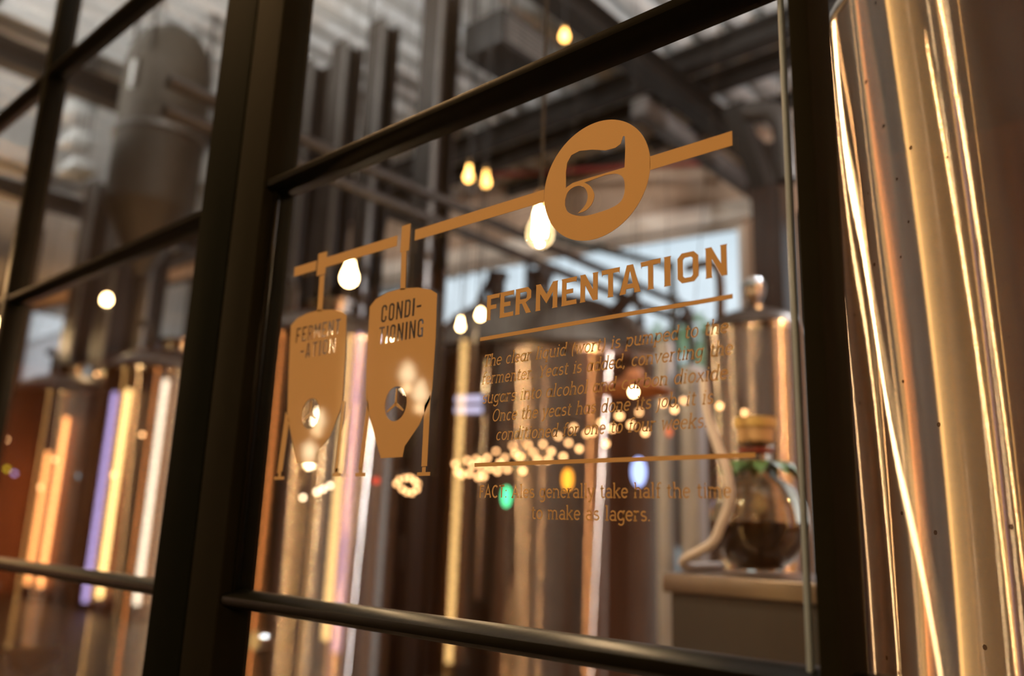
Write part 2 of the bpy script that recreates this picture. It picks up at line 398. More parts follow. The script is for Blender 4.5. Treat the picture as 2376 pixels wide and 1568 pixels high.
# block alphabet, cap height 1; s widens the ends of strokes
def glyph(ch, w, t, s=0.0):
    h = t*.82; c = min(.16, w*.28)
    if ch == 'F': return [[(-s, 0), (t+s, 0), (t, .06), (t, .42), (w*.78, .42), (w*.78, .42+h), (t, .42+h), (t, 1-h), (w-s, 1-h), (w, 1-h-2*s), (w+s, 1), (-s, 1), (0, .94), (0, .06)]]
    if ch == 'E': return [[(-s, 0), (w+s, 0), (w, h+2*s), (w-s, h), (t, h), (t, .42), (w*.78, .42), (w*.78, .42+h), (t, .42+h), (t, 1-h), (w-s, 1-h), (w, 1-h-2*s), (w+s, 1), (-s, 1), (0, .94), (0, .06)]]
    if ch == 'R': return [[(-s, 0), (t+s, 0), (t, .06), (t, .40), (w*.42, .40), (w-t-s, 0), (w+s, 0), (w*.66, .42), (w, .56), (w, 1-c), (w-c, 1), (-s, 1), (0, .94), (0, .06)],
                          [(t, .40+h), (w-t-c*.3, .40+h), (w-t, .40+h+c*.3), (w-t, 1-h-c*.3), (w-t-c*.3, 1-h), (t, 1-h)]]
    if ch == 'M': return [[(-s, 0), (t+s, 0), (t, .06), (t, .62), (w/2, .22), (w-t, .62), (w-t, .06), (w-t-s, 0), (w+s, 0), (w, .06), (w, .94), (w+s, 1), (w-t, 1), (w/2, .56), (t, 1), (-s, 1), (0, .94), (0, .06)]]
    if ch == 'N': return [[(-s, 0), (t+s, 0), (t, .06), (t, .62), (w-t, 0), (w, 0), (w, .94), (w+s, 1), (w-t-s, 1), (w-t, .94), (w-t, .40), (t, 1), (-s, 1), (0, .94), (0, .06)]]
    if ch == 'T':
        a, b = w/2-t/2, w/2+t/2
        return [[(a-s, 0), (b+s, 0), (b, .06), (b, 1-h), (w-s, 1-h), (w, 1-h-3*s), (w+s, 1), (-s, 1), (0, 1-h-3*s), (s, 1-h), (a, 1-h), (a, .06)]]
    if ch == 'A':
        a, b = w/2-t*.62, w/2+t*.62
        f = lambda z: (w/2-t*.55)*(1-z)
        return [[(-s, 0), (t*.95+s, 0), (t+.02, .06), (t+f(0)*.12, .17), (w-t-f(0)*.12, .17), (w-t-.02, .06), (w-t*.95-s, 0), (w+s, 0), (b, 1), (a, 1)],
                [(t+f(0)*.30, .17+h), (w-t-f(0)*.30, .17+h), (w/2, .80)]]
    if ch == 'I': return [[(-s, 0), (w+s, 0), (w, .06), (w, .94), (w+s, 1), (-s, 1), (0, .94), (0, .06)]]
    if ch == 'O': return [[(c, 0), (w-c, 0), (w, c), (w, 1-c), (w-c, 1), (c, 1), (0, 1-c), (0, c)],
                          [(t+c*.4, h), (w-t-c*.4, h), (w-t, h+c*.4), (w-t, 1-h-c*.4), (w-t-c*.4, 1-h), (t+c*.4, 1-h), (t, 1-h-c*.4), (t, h+c*.4)]]
    if ch == 'D': return [[(0, 0), (w-c, 0), (w, c), (w, 1-c), (w-c, 1), (0, 1)], [(t, h), (w-t-c*.4, h), (w-t, h+c*.4), (w-t, 1-h-c*.4), (w-t-c*.4, 1-h), (t, 1-h)]]
    if ch == 'C': return [[(c, 0), (w-c, 0), (w, c), (w, .34), (w-t, .34), (w-t, h+c*.4), (w-t-c*.4, h), (t+c*.4, h), (t, h+c*.4), (t, 1-h-c*.4), (t+c*.4, 1-h), (w-t-c*.4, 1-h), (w-t, 1-h-c*.4), (w-t, .66), (w, .66), (w, 1-c), (w-c, 1), (c, 1), (0, 1-c), (0, c)]]
    if ch == 'G': return [[(c, 0), (w, 0), (w, .52), (w*.5, .52), (w*.5, .52-h), (w-t, .52-h), (w-t, h), (t+c*.4, h), (t, h+c*.4), (t, 1-h-c*.4), (t+c*.4, 1-h), (w-t-c*.4, 1-h), (w-t, 1-h-c*.4), (w-t, .70), (w, .70), (w, 1-c), (w-c, 1), (c, 1), (0, 1-c), (0, c)]]
    if ch == '-': return [[(0, .42), (w, .42), (w, .42+h), (0, .42+h)]]
def put(gl, x0, z0, sx_, sz_): return [[(x0+a*sx_, z0+b*sz_) for a, b in o] for o in gl]

# heading
HD = [('F', 1130, 1158), ('E', 1161, 1191), ('R', 1197, 1232), ('M', 1244, 1293), ('E', 1304, 1337), ('N', 1347, 1387), ('T', 1397, 1437), ('A', 1439, 1485), ('T', 1488, 1532), ('I', 1542, 1556), ('O', 1572, 1621), ('N', 1638, 1687)]
hb = (sp(1128, 743)[1]+sp(1687, 639)[1])/2; ht = (sp(1131, 684)[1]+sp(1686, 568)[1])/2; hz = ht-hb
outs = []
for ch, a, b in HD:
    ym = 743+(a-1128)*(639-743)/559-32
    x0, x1 = sp(a, ym)[0], sp(b, ym)[0]; w = (x1-x0)/hz
    outs += put(glyph(ch, w, min(.20, w), .022), x0, hb, hz, hz)
fill('title_lettering', outs, sign)
# rules
def strip(p, q, th):
    a, b = sp(*p), sp(*q); z = (a[1]+b[1])/2; return [(a[0], z-th/2), (b[0], z-th/2), (b[0], z+th/2), (a[0], z+th/2)]
fill('rule', [strip((1114, 788), (1700, 686), .0046)], sign)
fill('rule', [strip((1101, 1081), (1752, 1052), .0044)], sign)
# process pipe running into the roundel
zp = (sp(683, 630)[1]+sp(1699, 318)[1]+sp(965, 545)[1]+sp(1258, 459)[1])/4; hp = .0155
def xz(px, py): return sp(px, py)[0]
def hbar(px0, py0, px1, py1): x0, x1 = xz(px0, py0), xz(px1, py1); return [(x0, zp-hp/2), (x1, zp-hp/2), (x1, zp+hp/2), (x0, zp+hp/2)]
def vbar(x, w, z0, z1): return [(x-w/2, z0), (x+w/2, z0), (x+w/2, z1), (x-w/2, z1)]
xt1, xt2 = xz(750, 612), xz(940, 552)
rc = sp(1386, 416)
rt_, rb_ = sp(1425, 269), sp(1347, 563); rl, rr = sp(1263, 455), sp(1509, 375)
RZ = (rt_[1]-rb_[1])/2; RX = (rr[0]-rl[0])/2; RC = ((rr[0]+rl[0])/2, (rt_[1]+rb_[1])/2)
x_a, x_b = xz(737, 615), xz(757, 609)
fill('pipe_line', [hbar(683, 631, 734, 616)], sign)
fill('pipe_line', [[(x_a, zp-hp*1.15), (x_b, zp-hp*1.15), (x_b, zp-hp/2), (xz(922, 558), zp-hp/2), (xz(922, 558), zp+hp/2), (x_b, zp+hp/2), (x_b, zp+hp*1.15), (x_a, zp+hp*1.15)]], sign)
fill('pipe_line', [hbar(963, 546, 1262, 458)], sign)
fill('pipe_line', [hbar(1508, 377, 1699, 318)], sign)
fill('pipe_joint', [vbar((xz(931, 552)+xz(951, 552))/2, xz(951, 552)-xz(931, 552), zp-hp*1.25, zp+hp*1.25)], sign)
# roundel with the cut-out numeral
circ = [(RC[0]+RX*math.cos(k*PI/40), RC[1]+RZ*math.sin(k*PI/40)) for k in range(80)]
up_ = [sp(*p) for p in ((1313, 436), (1313, 400), (1316, 378), (1326, 360), (1345, 350), (1375, 347), (1405, 349), (1428, 343), (1440, 334), (1446, 316), (1450, 316), (1451, 345), (1449.5, 388.5), (1400, 403), (1349, 418), (1329, 424.5))]
curl = spl([sp(*p) for p in ((1311, 464), (1317, 447), (1329, 435.5), (1345, 431), (1358, 437), (1364, 455), (1358, 476), (1341, 495))], 4)+spl([sp(*p) for p in ((1343, 495), (1361, 487), (1374.5, 471), (1379, 451), (1370, 432), (1356, 423.5))], 4)
bowl = spl([sp(*p) for p in ((1405, 406), (1429, 403), (1445, 411), (1450, 431), (1447, 455), (1437, 471), (1417, 483), (1389, 493), (1357, 501), (1333, 499), (1317, 491), (1311, 476))], 4)
fill('roundel', [circ, up_, curl+bowl], sign)

# the two tanks of the diagram
def emblem(P, name, words, portho):
    body = [sp(*p) for p in P['body']]
    outs = [body]
    for txt, (a, za), (b, zb), hpx in words:
        x0, z0 = sp(a, za); x1, z1 = sp(b, zb); hgt = hpx
        n_ = len(txt); wid = {'I': .20, '-': .42, 'M': .72, 'N': .60, 'T': .56}
        tot = sum(wid.get(c, .54) for c in txt)+.17*(n_-1); sx_ = (x1-x0)/tot; z = (z0+z1)/2; cur = x0
        for c in txt:
            w = wid.get(c, .54); k = sx_/hgt
            outs += put(glyph(c, w*k, .17*max(k, .8) if c != 'I' else w*k), cur, z, hgt, hgt); cur += (w+.17)*sx_
    (cx, cz), rx, rz = portho
    outs.append([(cx+rx*math.cos(k*PI/20), cz+rz*math.sin(k*PI/20)) for k in range(40)])
    e = fill(name, outs, sign)
    # the three-armed agitator inside the round sight glass
    for ang in (90, 210, 330):
        a = math.radians(ang); dx, dz = math.cos(a), math.sin(a); w0, w1 = .0022, .0012
        fill('agitator_arm', [[(cx-dz*w0, cz+dx*w0), (cx-dz*w1+dx*rx*.86, cz+dx*w1+dz*rz*.86), (cx+dz*w1+dx*rx*.86, cz-dx*w1+dz*rz*.86), (cx+dz*w0, cz-dx*w0)]], e)
    return e
def oval(l, r_, t, b):
    L, R_, T, B = sp(*l), sp(*r_), sp(*t), sp(*b)
    return (((L[0]+R_[0])/2, (T[1]+B[1])/2), (R_[0]-L[0])/2, (T[1]-B[1])/2)
hE = sp(875, 715)[1]-sp(872, 755)[1]
t2 = dict(body=[(858, 712), (872, 694), (898, 679), (932, 669), (970, 667), (1000, 672), (1014, 681), (1011, 780), (1003, 900), (999, 925), (973, 985), (939, 1035), (934, 1060), (884, 1063), (876, 1035), (853, 945), (849, 920), (852, 820)])
e2 = emblem(t2, 'tank_emblem', [('CONDI-', (883, 756), (977, 722), hE), ('TIONING', (878, 796), (981, 785), hE)], oval((893, 940), (944, 932), (921, 896), (917, 977)))
t1 = dict(body=[(675, 755), (690, 738), (712, 727), (740, 719), (772, 718), (795, 724), (804, 731), (801, 830), (795, 925), (790, 950), (767, 1010), (736, 1050), (731, 1072), (688, 1074), (683, 1045), (669, 975), (667, 955), (670, 860)])
e1 = emblem(t1, 'tank_emblem', [('FERMENT', (686, 793), (788, 777), hE*.93), ('-ATION', (696, 826), (776, 826), hE*.93)], oval((700, 962), (741, 955), (722, 924), (718, 995)))
for x, px, (zt, zb_) in ((xt2, 0, (sp(940, 586)[1], sp(935, 672)[1])), (xt1, 0, (sp(748, 640)[1], sp(742, 722)[1]))):
    pass
fill('stem', [[sp(932, 586), sp(943, 583), sp(941, 671), sp(929, 673)]], sign)
fill('stem', [[sp(742, 641), sp(753, 637), sp(748, 721), sp(736, 723)]], sign)
def leg(pts, foot):
    fill('leg', [[sp(*p) for p in pts]], sign)
    (a, b), (c, d) = foot; x0, z0 = sp(a, b); x1, z1 = sp(c, d); z = (z0+z1)/2; m = (x0+x1)/2
    fill('foot', [[(x0, z-.0022), (x1, z-.0022), (x1, z+.0022), (m+.003, z+.0022), (m+.003, z+.0085), (m-.003, z+.0085), (m-.003, z+.0022), (x0, z+.0022)]], sign)
leg([(663, 955), (671, 975), (655, 1093), (643, 1098)], ((637, 1110), (659, 1108)))
leg([(795, 930), (800, 930), (783, 1094), (776, 1096)], ((772, 1102), (790, 1100)))
leg([(853, 925), (857, 960), (840, 1088), (832, 1090)], ((824, 1102), (848, 1100)))
leg([(985, 940), (999, 915), (991, 1081), (978, 1082)], ((968, 1101), (998, 1098)))

# body text: a slab serif stroke alphabet, x-height 1
def A(cx, cz, rx, rz, a0, a1, n=14): return [(cx+rx*math.cos(math.radians(a0+(a1-a0)*k/n)), cz+rz*math.sin(math.radians(a0+(a1-a0)*k/n))) for k in range(n+1)]
def el(cx, cz, rx, rz): return A(cx, cz, rx, rz, 0, 360, 22)
S_ = .13
G = {
 'a': (.88, [el(.40, .49, .34, .47), [(.74, .97), (.74, .06), (.90, .03)]]),
 'A1': (.84, [A(.40, .66, .28, .31, 150, 0), [(.68, .66), (.68, .03), (.84, .03)], A(.38, .28, .30, .26, 60, 320), [(.50, .52), (.68, .55)]]),
 'b': (.90, [[(-.03, 1.5), (.13, 1.5), (.13, .03)], el(.47, .49, .34, .47)]),
 'c': (.78, [A(.43, .49, .35, .47, 48, 312)]),
 'd': (.92, [el(.40, .49, .34, .47), [(.58, 1.5), (.74, 1.5), (.74, .03), (.92, .03)]]),
 'e': (.82, [[(.08, .52), (.74, .52)], A(.41, .49, .35, .47, 4, 318)]),
 'f': (.58, [[(.24, .03), (.24, 1.15)], A(.48, 1.2, .24, .29, 180, 50), [(.02, .95), (.52, .95)], [(.06, .03), (.46, .03)]]),
 'g': (.88, [el(.40, .52, .33, .44), [(.88, .97), (.74, .97), (.74, -.12)], A(.42, -.12, .32, .32, 0, -150)]),
 'h': (.96, [[(-.02, 1.5), (.14, 1.5), (.14, .03)], A(.45, .60, .31, .36, 180, 0), [(.76, .60), (.76, .03)], [(.0, .03), (.30, .03)], [(.62, .03), (.94, .03)]]),
 'i': (.42, [[(.02, .97), (.20, .97), (.20, .03)], [(.04, .03), (.38, .03)], [(.20, 1.25), (.20, 1.42)]]),
 'j': (.40, [[(.04, .97), (.22, .97), (.22, -.15)], A(.02, -.15, .20, .28, 0, -100), [(.22, 1.25), (.22, 1.42)]]),
 'k': (.90, [[(-.02, 1.5), (.14, 1.5), (.14, .03)], [(.14, .42), (.72, .97)], [(.34, .60), (.76, .03)], [(.0, .03), (.30, .03)], [(.62, .03), (.92, .03)], [(.54, .97), (.84, .97)]]),
 'l': (.42, [[(.02, 1.5), (.20, 1.5), (.20, .03)], [(.04, .03), (.38, .03)]]),
 'm': (1.42, [[(-.02, .97), (.14, .97), (.14, .03)], A(.40, .62, .26, .34, 180, 0), [(.66, .62), (.66, .03)], A(.92, .62, .26, .34, 180, 0), [(1.18, .62), (1.18, .03)], [(.0, .03), (.28, .03)], [(.54, .03), (.80, .03)], [(1.06, .03), (1.36, .03)]]),
 'n': (.96, [[(-.02, .97), (.14, .97), (.14, .03)], A(.45, .60, .31, .36, 180, 0), [(.76, .60), (.76, .03)], [(.0, .03), (.30, .03)], [(.62, .03), (.94, .03)]]),
 'o': (.84, [el(.42, .49, .35, .47)]),
 'p': (.90, [[(-.03, .97), (.13, .97), (.13, -.45)], el(.47, .49, .34, .47), [(-.02, -.45), (.30, -.45)]]),
 'q': (.90, [el(.40, .49, .34, .47), [(.74, .97), (.74, -.45)], [(.58, -.45), (.90, -.45)]]),
 'r': (.68, [[(-.02, .97), (.16, .97), (.16, .03)], A(.46, .58, .30, .38, 180, 62), [(.0, .03), (.36, .03)]]),
 's': (.72, [A(.36, .73, .26, .23, 35, 250, 12)+A(.36, .27, .28, .23, 85, -150, 12)]),
 't': (.58, [[(.22, 1.32), (.22, .22)], A(.42, .24, .20, .21, 180, 310), [(.02, .97), (.50, .97)]]),
 'u': (.94, [[(.0, .97), (.14, .97), (.14, .38)], A(.44, .38, .30, .35, 180, 360), [(.60, .97), (.74, .97), (.74, .03), (.92, .03)]]),
 'v': (.84, [[(.06, .97), (.40, .03), (.74, .97)], [(-.06, .97), (.20, .97)], [(.60, .97), (.86, .97)]]),
 'w': (1.18, [[(.06, .97), (.32, .03), (.58, .90), (.84, .03), (1.10, .97)], [(-.06, .97), (.20, .97)], [(.98, .97), (1.22, .97)]]),
 'x': (.84, [[(.08, .97), (.74, .03)], [(.74, .97), (.08, .03)], [(-.02, .03), (.22, .03)], [(.60, .03), (.84, .03)]]),
 'y': (.84, [[(.06, .97), (.42, .03)], [(.76, .97), (.36, -.25), (.22, -.42), (.06, -.40)], [(-.06, .97), (.20, .97)], [(.60, .97), (.88, .97)]]),
 'T': (1.0, [[(.50, 1.45), (.50, .03)], [(.04, 1.22), (.04, 1.45), (.96, 1.45), (.96, 1.22)], [(.32, .03), (.68, .03)]]),
 'Y': (1.0, [[(.06, 1.45), (.50, .72), (.94, 1.45)], [(.50, .72), (.50, .03)], [(.32, .03), (.68, .03)]]),
 'O': (1.18, [el(.58, .74, .50, .71)]),
 'FB': (.78, [[(.12, 0), (.12, 1.45)], [(.12, 1.39), (.68, 1.39)], [(.12, .76), (.58, .76)]]),
 'AB': (1.0, [[(.04, 0), (.48, 1.45), (.92, 0)], [(.20, .42), (.76, .42)]]),
 'CB': (1.0, [A(.54, .73, .44, .68, 48, 312)]),
 'TB': (.86, [[(.42, 0), (.42, 1.45)], [(.02, 1.39), (.82, 1.39)]]),
 'A': (1.08, [[(.10, .03), (.50, 1.42), (.94, .03)], [(.24, .45), (.80, .45)], [(-.04, .03), (.26, .03)], [(.76, .03), (1.08, .03)]]),
 '(': (.46, [A(.62, .55, .46, 1.05, 128, 232)]), ')': (.46, [A(-.16, .55, .46, 1.05, 52, -52)]),
 '.': (.34, [[(.14, 0), (.14, .16)]]), ',': (.34, [[(.16, .16), (.06, -.22)]]), ':': (.34, [[(.14, 0), (.14, .16)], [(.14, .75), (.14, .91)]]), ' ': (.52, []),
}
def stroke_mesh(bm, pts, w):
    n_ = len(pts); shut = n_ > 3 and math.dist(pts[0], pts[-1]) < 1e-6; L, R_ = [], []
    P = [Vector(p) for p in pts]
    for i in range(n_):
        a = P[i-1] if i else (P[-2] if shut else None); b = P[i+1] if i < n_-1 else (P[1] if shut else None)
        d0 = (P[i]-a).normalized() if a is not None else None; d1 = (b-P[i]).normalized() if b is not None else None
        d0 = d0 or d1; d1 = d1 or d0
        m = (d0+d1); m = m.normalized() if m.length > 1e-6 else d0
        k = max(.45, m.dot(d0)); nn = Vector((-m.y, m.x))*(w/2/k)
        L.append(P[i]+nn); R_.append(P[i]-nn)
    v = [(bm.verts.new((a.x, YS, a.y)), bm.verts.new((b.x, YS, b.y))) for a, b in zip(L, R_)]
    for (a, b), (c, d) in zip(v, v[1:]): bm.faces.new((a, b, d, c))
def text_line(bm, chars, p0, p1, xh, slant, wt):
    (x0, z0), (x1, z1) = sp(*p0), sp(*p1); z = (z0+z1)/2
    tot = sum(G[c][0] for c in chars)+.10*(len(chars)-1); k = (x1-x0)/tot; cur = x0
    for c in chars:
        wd_, st = G[c]
        for s in st:
            q = [(cur+a*k+slant*b*xh, z+b*xh) for a, b in s]
            stroke_mesh(bm, q, wt*xh*(1.25 if c.endswith('B') and len(c) > 1 else 1))
        cur += (wd_+.10)*k
    return k
def part_text(name, bm):
    off = parent_world(sign)
    bmesh.ops.translate(bm, verts=bm.verts, vec=-off); me = bpy.data.meshes.new(name); bm.to_mesh(me); bm.free()
    o = bpy.data.objects.new(name, me); C.collection.objects.link(o); o.parent = sign; me.materials.append(M_VINYL); return o
bm = BM(); xh = .0093
for s, p0, p1 in (('The clear liquid (wort) is pumped to the', (1121, 853), (1688, 768)), ('fermenter. Yeast is added, converting the', (1117, 892), (1699, 821)),
                  ('sugars into alcohol and carbon dioxide.', (1118, 937), (1697, 877)), ('Once the yeast has done its job, it is', (1141, 979), (1654, 934)),
                  ('conditioned for one to four weeks.', (1150, 1022), (1641, 990))):
    text_line(bm, list(s), p0, p1, xh, .20, .155)
part_text('body_text', bm)
bm = BM(); up = lambda s: ['A1' if c == 'a' else c for c in s]
text_line(bm, ['FB', 'AB', 'CB', 'TB', ':', ' ']+up('Ales generally take half the time'), (1112, 1157), (1697, 1151), .0094, 0, .16)
text_line(bm, up('to make as lagers.'), (1233, 1205), (1510, 1207), .0094, 0, .16)
part_text('fact_text', bm)

# ------------------------------------------------------------------ roof steel
def beam(name, a, b, w, h, mat=M_BEAM):
    bm = BM(); obox(bm, a, b, w, h); return struct(mesh_obj(name, bm, mat, smooth=False))
def ibeam(name, a, b, w, h, mat=M_BEAM):
    bm = BM(); a, b = Vector(a), Vector(b); z = Vector((0, 0, h/2-.012))
    obox(bm, a+z, b+z, w, .024); obox(bm, a-z, b-z, w, .024); obox(bm, a, b, .02, h-.03)
    return struct(mesh_obj(name, bm, mat, smooth=False))
zb_ = ZC-.17
for yy, h, w in ((5.42, .20, .18), (5.92, .17, .16), (6.72, .13, .14)):
    ibeam('beam', (-3.78+(yy-7.3)/.172+.35, yy, ZC-.03-h/2), (3.0, yy, ZC-.03-h/2), w, h)
for xx, w in ((-3.52, .20), (-7.9, .18), (-11.4, .18)):
    ibeam('purlin', (xx, .12, ZC-.38), (xx, by(xx)-.02, ZC-.38), w, .24)
for xx, zz in ((-3.42, 4.92),):
    beam('girder', (xx, 4.6, zz), (xx, by(xx)-.02, zz), .13, .15, M_GREYB)

# steel columns in a row behind the fermenters
def column(x, y, w=.20, mat=M_COL):
    bm = BM(); d = w
    box(bm, x-w/2, x+w/2, y-d/2, y-d/2+.022, 0, zb_-.16); box(bm, x-w/2, x+w/2, y+d/2-.022, y+d/2, 0, zb_-.16); box(bm, x-.011, x+.011, y-d/2+.01, y+d/2-.01, 0, zb_-.16)
    r = bpy.data.objects.new('column', None); C.collection.objects.link(r); r.location = (x, y, 0); struct(r)
    mesh_obj('shaft', bm, mat, r, smooth=False)
    bm = BM(); box(bm, x+w/2-.004, x+w/2+.014, y-d/2-.006, y-d/2+.03, 0.05, zb_-.18, .003); mesh_obj('edge_strip', bm, M_COLG, r)
    bm = BM(); box(bm, x-w/2-.02, x+w/2+.02, y-d/2-.02, y+d/2+.02, 0, .03, .004); mesh_obj('base_plate', bm, M_BEAM, r)
    return r
YC = 3.1
for x, w in ((-4.24, .21), (-4.94, .19), (-5.43, .20), (-5.92, .20), (-8.60, .20), (-9.45, .34), (-10.35, .34), (-12.9, .3)): column(x, YC, w)
bm = BM(); box(bm, -3.32, -3.02, 6.45, 6.75, 0, zb_-.44); struct(mesh_obj('pillar', bm, M_COL, smooth=False))

# ------------------------------------------------------------------ ducts, pipes, conduits under the roof
def pipe_thing(name, label, cat, pts, r, mat, base, bends=True, group=None):
    bm = BM(); tube(bm, pts, r, 12); o = mesh_obj(name, bm, mat, base=base); return tag(o, label, cat, group)
ctr = at(1195, 112, 4.15)
bm = BM(); box(bm, ctr.x-.26, ctr.x+.14, ctr.y-.30, ctr.y+.25, ctr.z-.14, ctr.z+.14, .01)
duct = thing('air_handler', 'dark box shaped air handler hung under the roof', 'air handler', ctr)
mesh_obj('casing', bm, M_BEAM, duct)
bm = BM()
for k in range(6): box(bm, ctr.x+.138, ctr.x+.150, ctr.y-.26, ctr.y+.21, ctr.z-.11+k*.038, ctr.z-.09+k*.038)
mesh_obj('grille', bm, M_COLG, duct, smooth=False)
for sx_, sy_ in ((-.22, -.26), (.10, -.26), (.10, .21), (-.22, .21)):
    bm = BM(); tube(bm, [(ctr.x+sx_, ctr.y+sy_, ctr.z+.13), (ctr.x+sx_, ctr.y+sy_, ZC+.05)], .012); mesh_obj('hanger_rod', bm, M_DARKST, duct)
pa = at(1035, 465, 3.5); pb = at(1470, 640, 6.3)
for k, dz in enumerate((0, -.16)):
    p, q = Vector((pa.x-.02, .9, pa.z+dz)), Vector((pa.x-.02, 5.6, pa.z+dz))
    if k == 0: pts = smooth_path([p, q, q+Vector((.02, .10, -.03)), q+Vector((.02, .13, -.13)), q+Vector((.02, .13, -2.2))], 6)
    else: pts = smooth_path([p, q, q+Vector((.10, .10, -.03)), q+Vector((.18, .13, -.13)), q+Vector((.18, .13, -2.2))], 6)
    pipe_thing('conduit_pipe', ['dark conduit running back under the roof and bending down by the window', 'lower dark conduit running beside its twin under the roof'][k], 'pipe', pts, .035, M_DARKST, p)
p1, p2 = at(1325, 560, 4.9), at(1530, 612, 6.3)
pts = [p1+(p1-p2)*.4, p1, p2, p2+Vector((.08, .05, -.05)), p2+Vector((.10, .06, -.16)), p2+Vector((.10, .06, -2.3))]
pipe_thing('process_pipe', 'dark green pipe bending down in front of the pale window', 'pipe', smooth_path(pts, 6), .032, pbr('pipe_green', (.03, .045, .04), .4), pts[0])
sp1, sp2 = at(1320, 396, 7.0), at(1640, 378, 7.35)
pipe_thing('sprinkler_pipe', 'thin red sprinkler pipe along the top of the beige wall', 'pipe', [sp1+(sp1-sp2)*1.2, sp1, sp2, sp2+(sp2-sp1)*.05], .03, M_RED, sp1)
# pipe rack arms and braces near the pillar
for a, b, w in (((1700, 240), (1770, 430), .15),):
    A_, B_ = at(*a, 5.9), at(*b, 6.3)
    bm = BM(); obox(bm, A_, B_, w, w); struct(mesh_obj('brace', bm, M_BEAM, smooth=False))
dv = [at(1735, 260, 5.4), at(1790, 262, 5.4), at(1815, 290, 5.4), at(1822, 340, 5.4), at(1826, 420, 5.4)]
pipe_thing('bent_duct', 'black elbow duct hanging beside the pillar top', 'duct', smooth_path(dv, 6), .085, M_DARKST, dv[0])
# pale slats added to stand in for a ceiling reflection, high left
M_SLAT = pbr('slat_white', (.70, .72, .70), .4)
for k in range(4):
    c_ = at(182, 195+k*66, 2.7)
    lv = thing('reflection_slat', ['topmost', 'second', 'third', 'lowest'][k] + ' pale slat standing in for a reflection in the upper left pane', 'slat', c_, 'slats standing in for a reflection high on the left')
    bm = BM(); box(bm, c_.x-.20, c_.x+.20, c_.y-.12, c_.y+.12, c_.z-.045, c_.z+.045, .006); mesh_obj('blade', bm, M_SLAT, lv)
    for s in (-.17, .17):
        bm = BM(); tube(bm, [(c_.x+s, c_.y, c_.z+.04), (c_.x+s, c_.y, ZC+.05)], .006, 6); mesh_obj('hanger_rod', bm, M_DARKST, lv)

hx, hy, hr = -6.72, 2.15, .36  # dark domed shape added to stand in for a reflection in the pane
hpr = thing('reflection_dome', 'dark domed shape standing in for a reflection in the upper left pane', 'dome_shape', (hx, hy, 3.4))
bm = BM(); shell(bm, hr, 4.0, 5.3, (hx, hy), 3, seg=96); mesh_obj('shell', bm, M_DOME, hpr)
bm = BM(); lathe(bm, [(hr, 5.3), (hr*.93, 5.45), (hr*.7, 5.6), (hr*.35, 5.70), (0, 5.73)], (hx, hy, 0), 64); mesh_obj('lid', bm, M_DOME, hpr)
bm = BM(); lathe(bm, [(.07, 3.4), (.08, 3.46), (hr, 4.0)], (hx, hy, 0), 64); mesh_obj('cone', bm, M_DOME, hpr)
bm = BM(); lathe(bm, [(hr-.01, 4.62), (hr+.02, 4.62), (hr+.02, 4.66), (hr-.01, 4.66)], (hx, hy, 0), 64); mesh_obj('rim_band', bm, M_COLG, hpr)
for a in (.6, 2.2, 3.8, 5.4):
    bm = BM(); tube(bm, [(hx+hr*math.cos(a), hy+hr*math.sin(a), 5.3), (hx+hr*math.cos(a), hy+hr*math.sin(a), ZC+.05)], .015, 8); mesh_obj('hanger_rod', bm, M_DARKST, hpr)
bm = BM(); obox(bm, (hx+.12, hy-hr*.94-.012, 4.95), (hx+.12, hy-hr*.94-.012, 5.2), .06, .02); mesh_obj('bright_spot', bm, M_SLAT, hpr)  # pale strip standing in for a white highlight spot

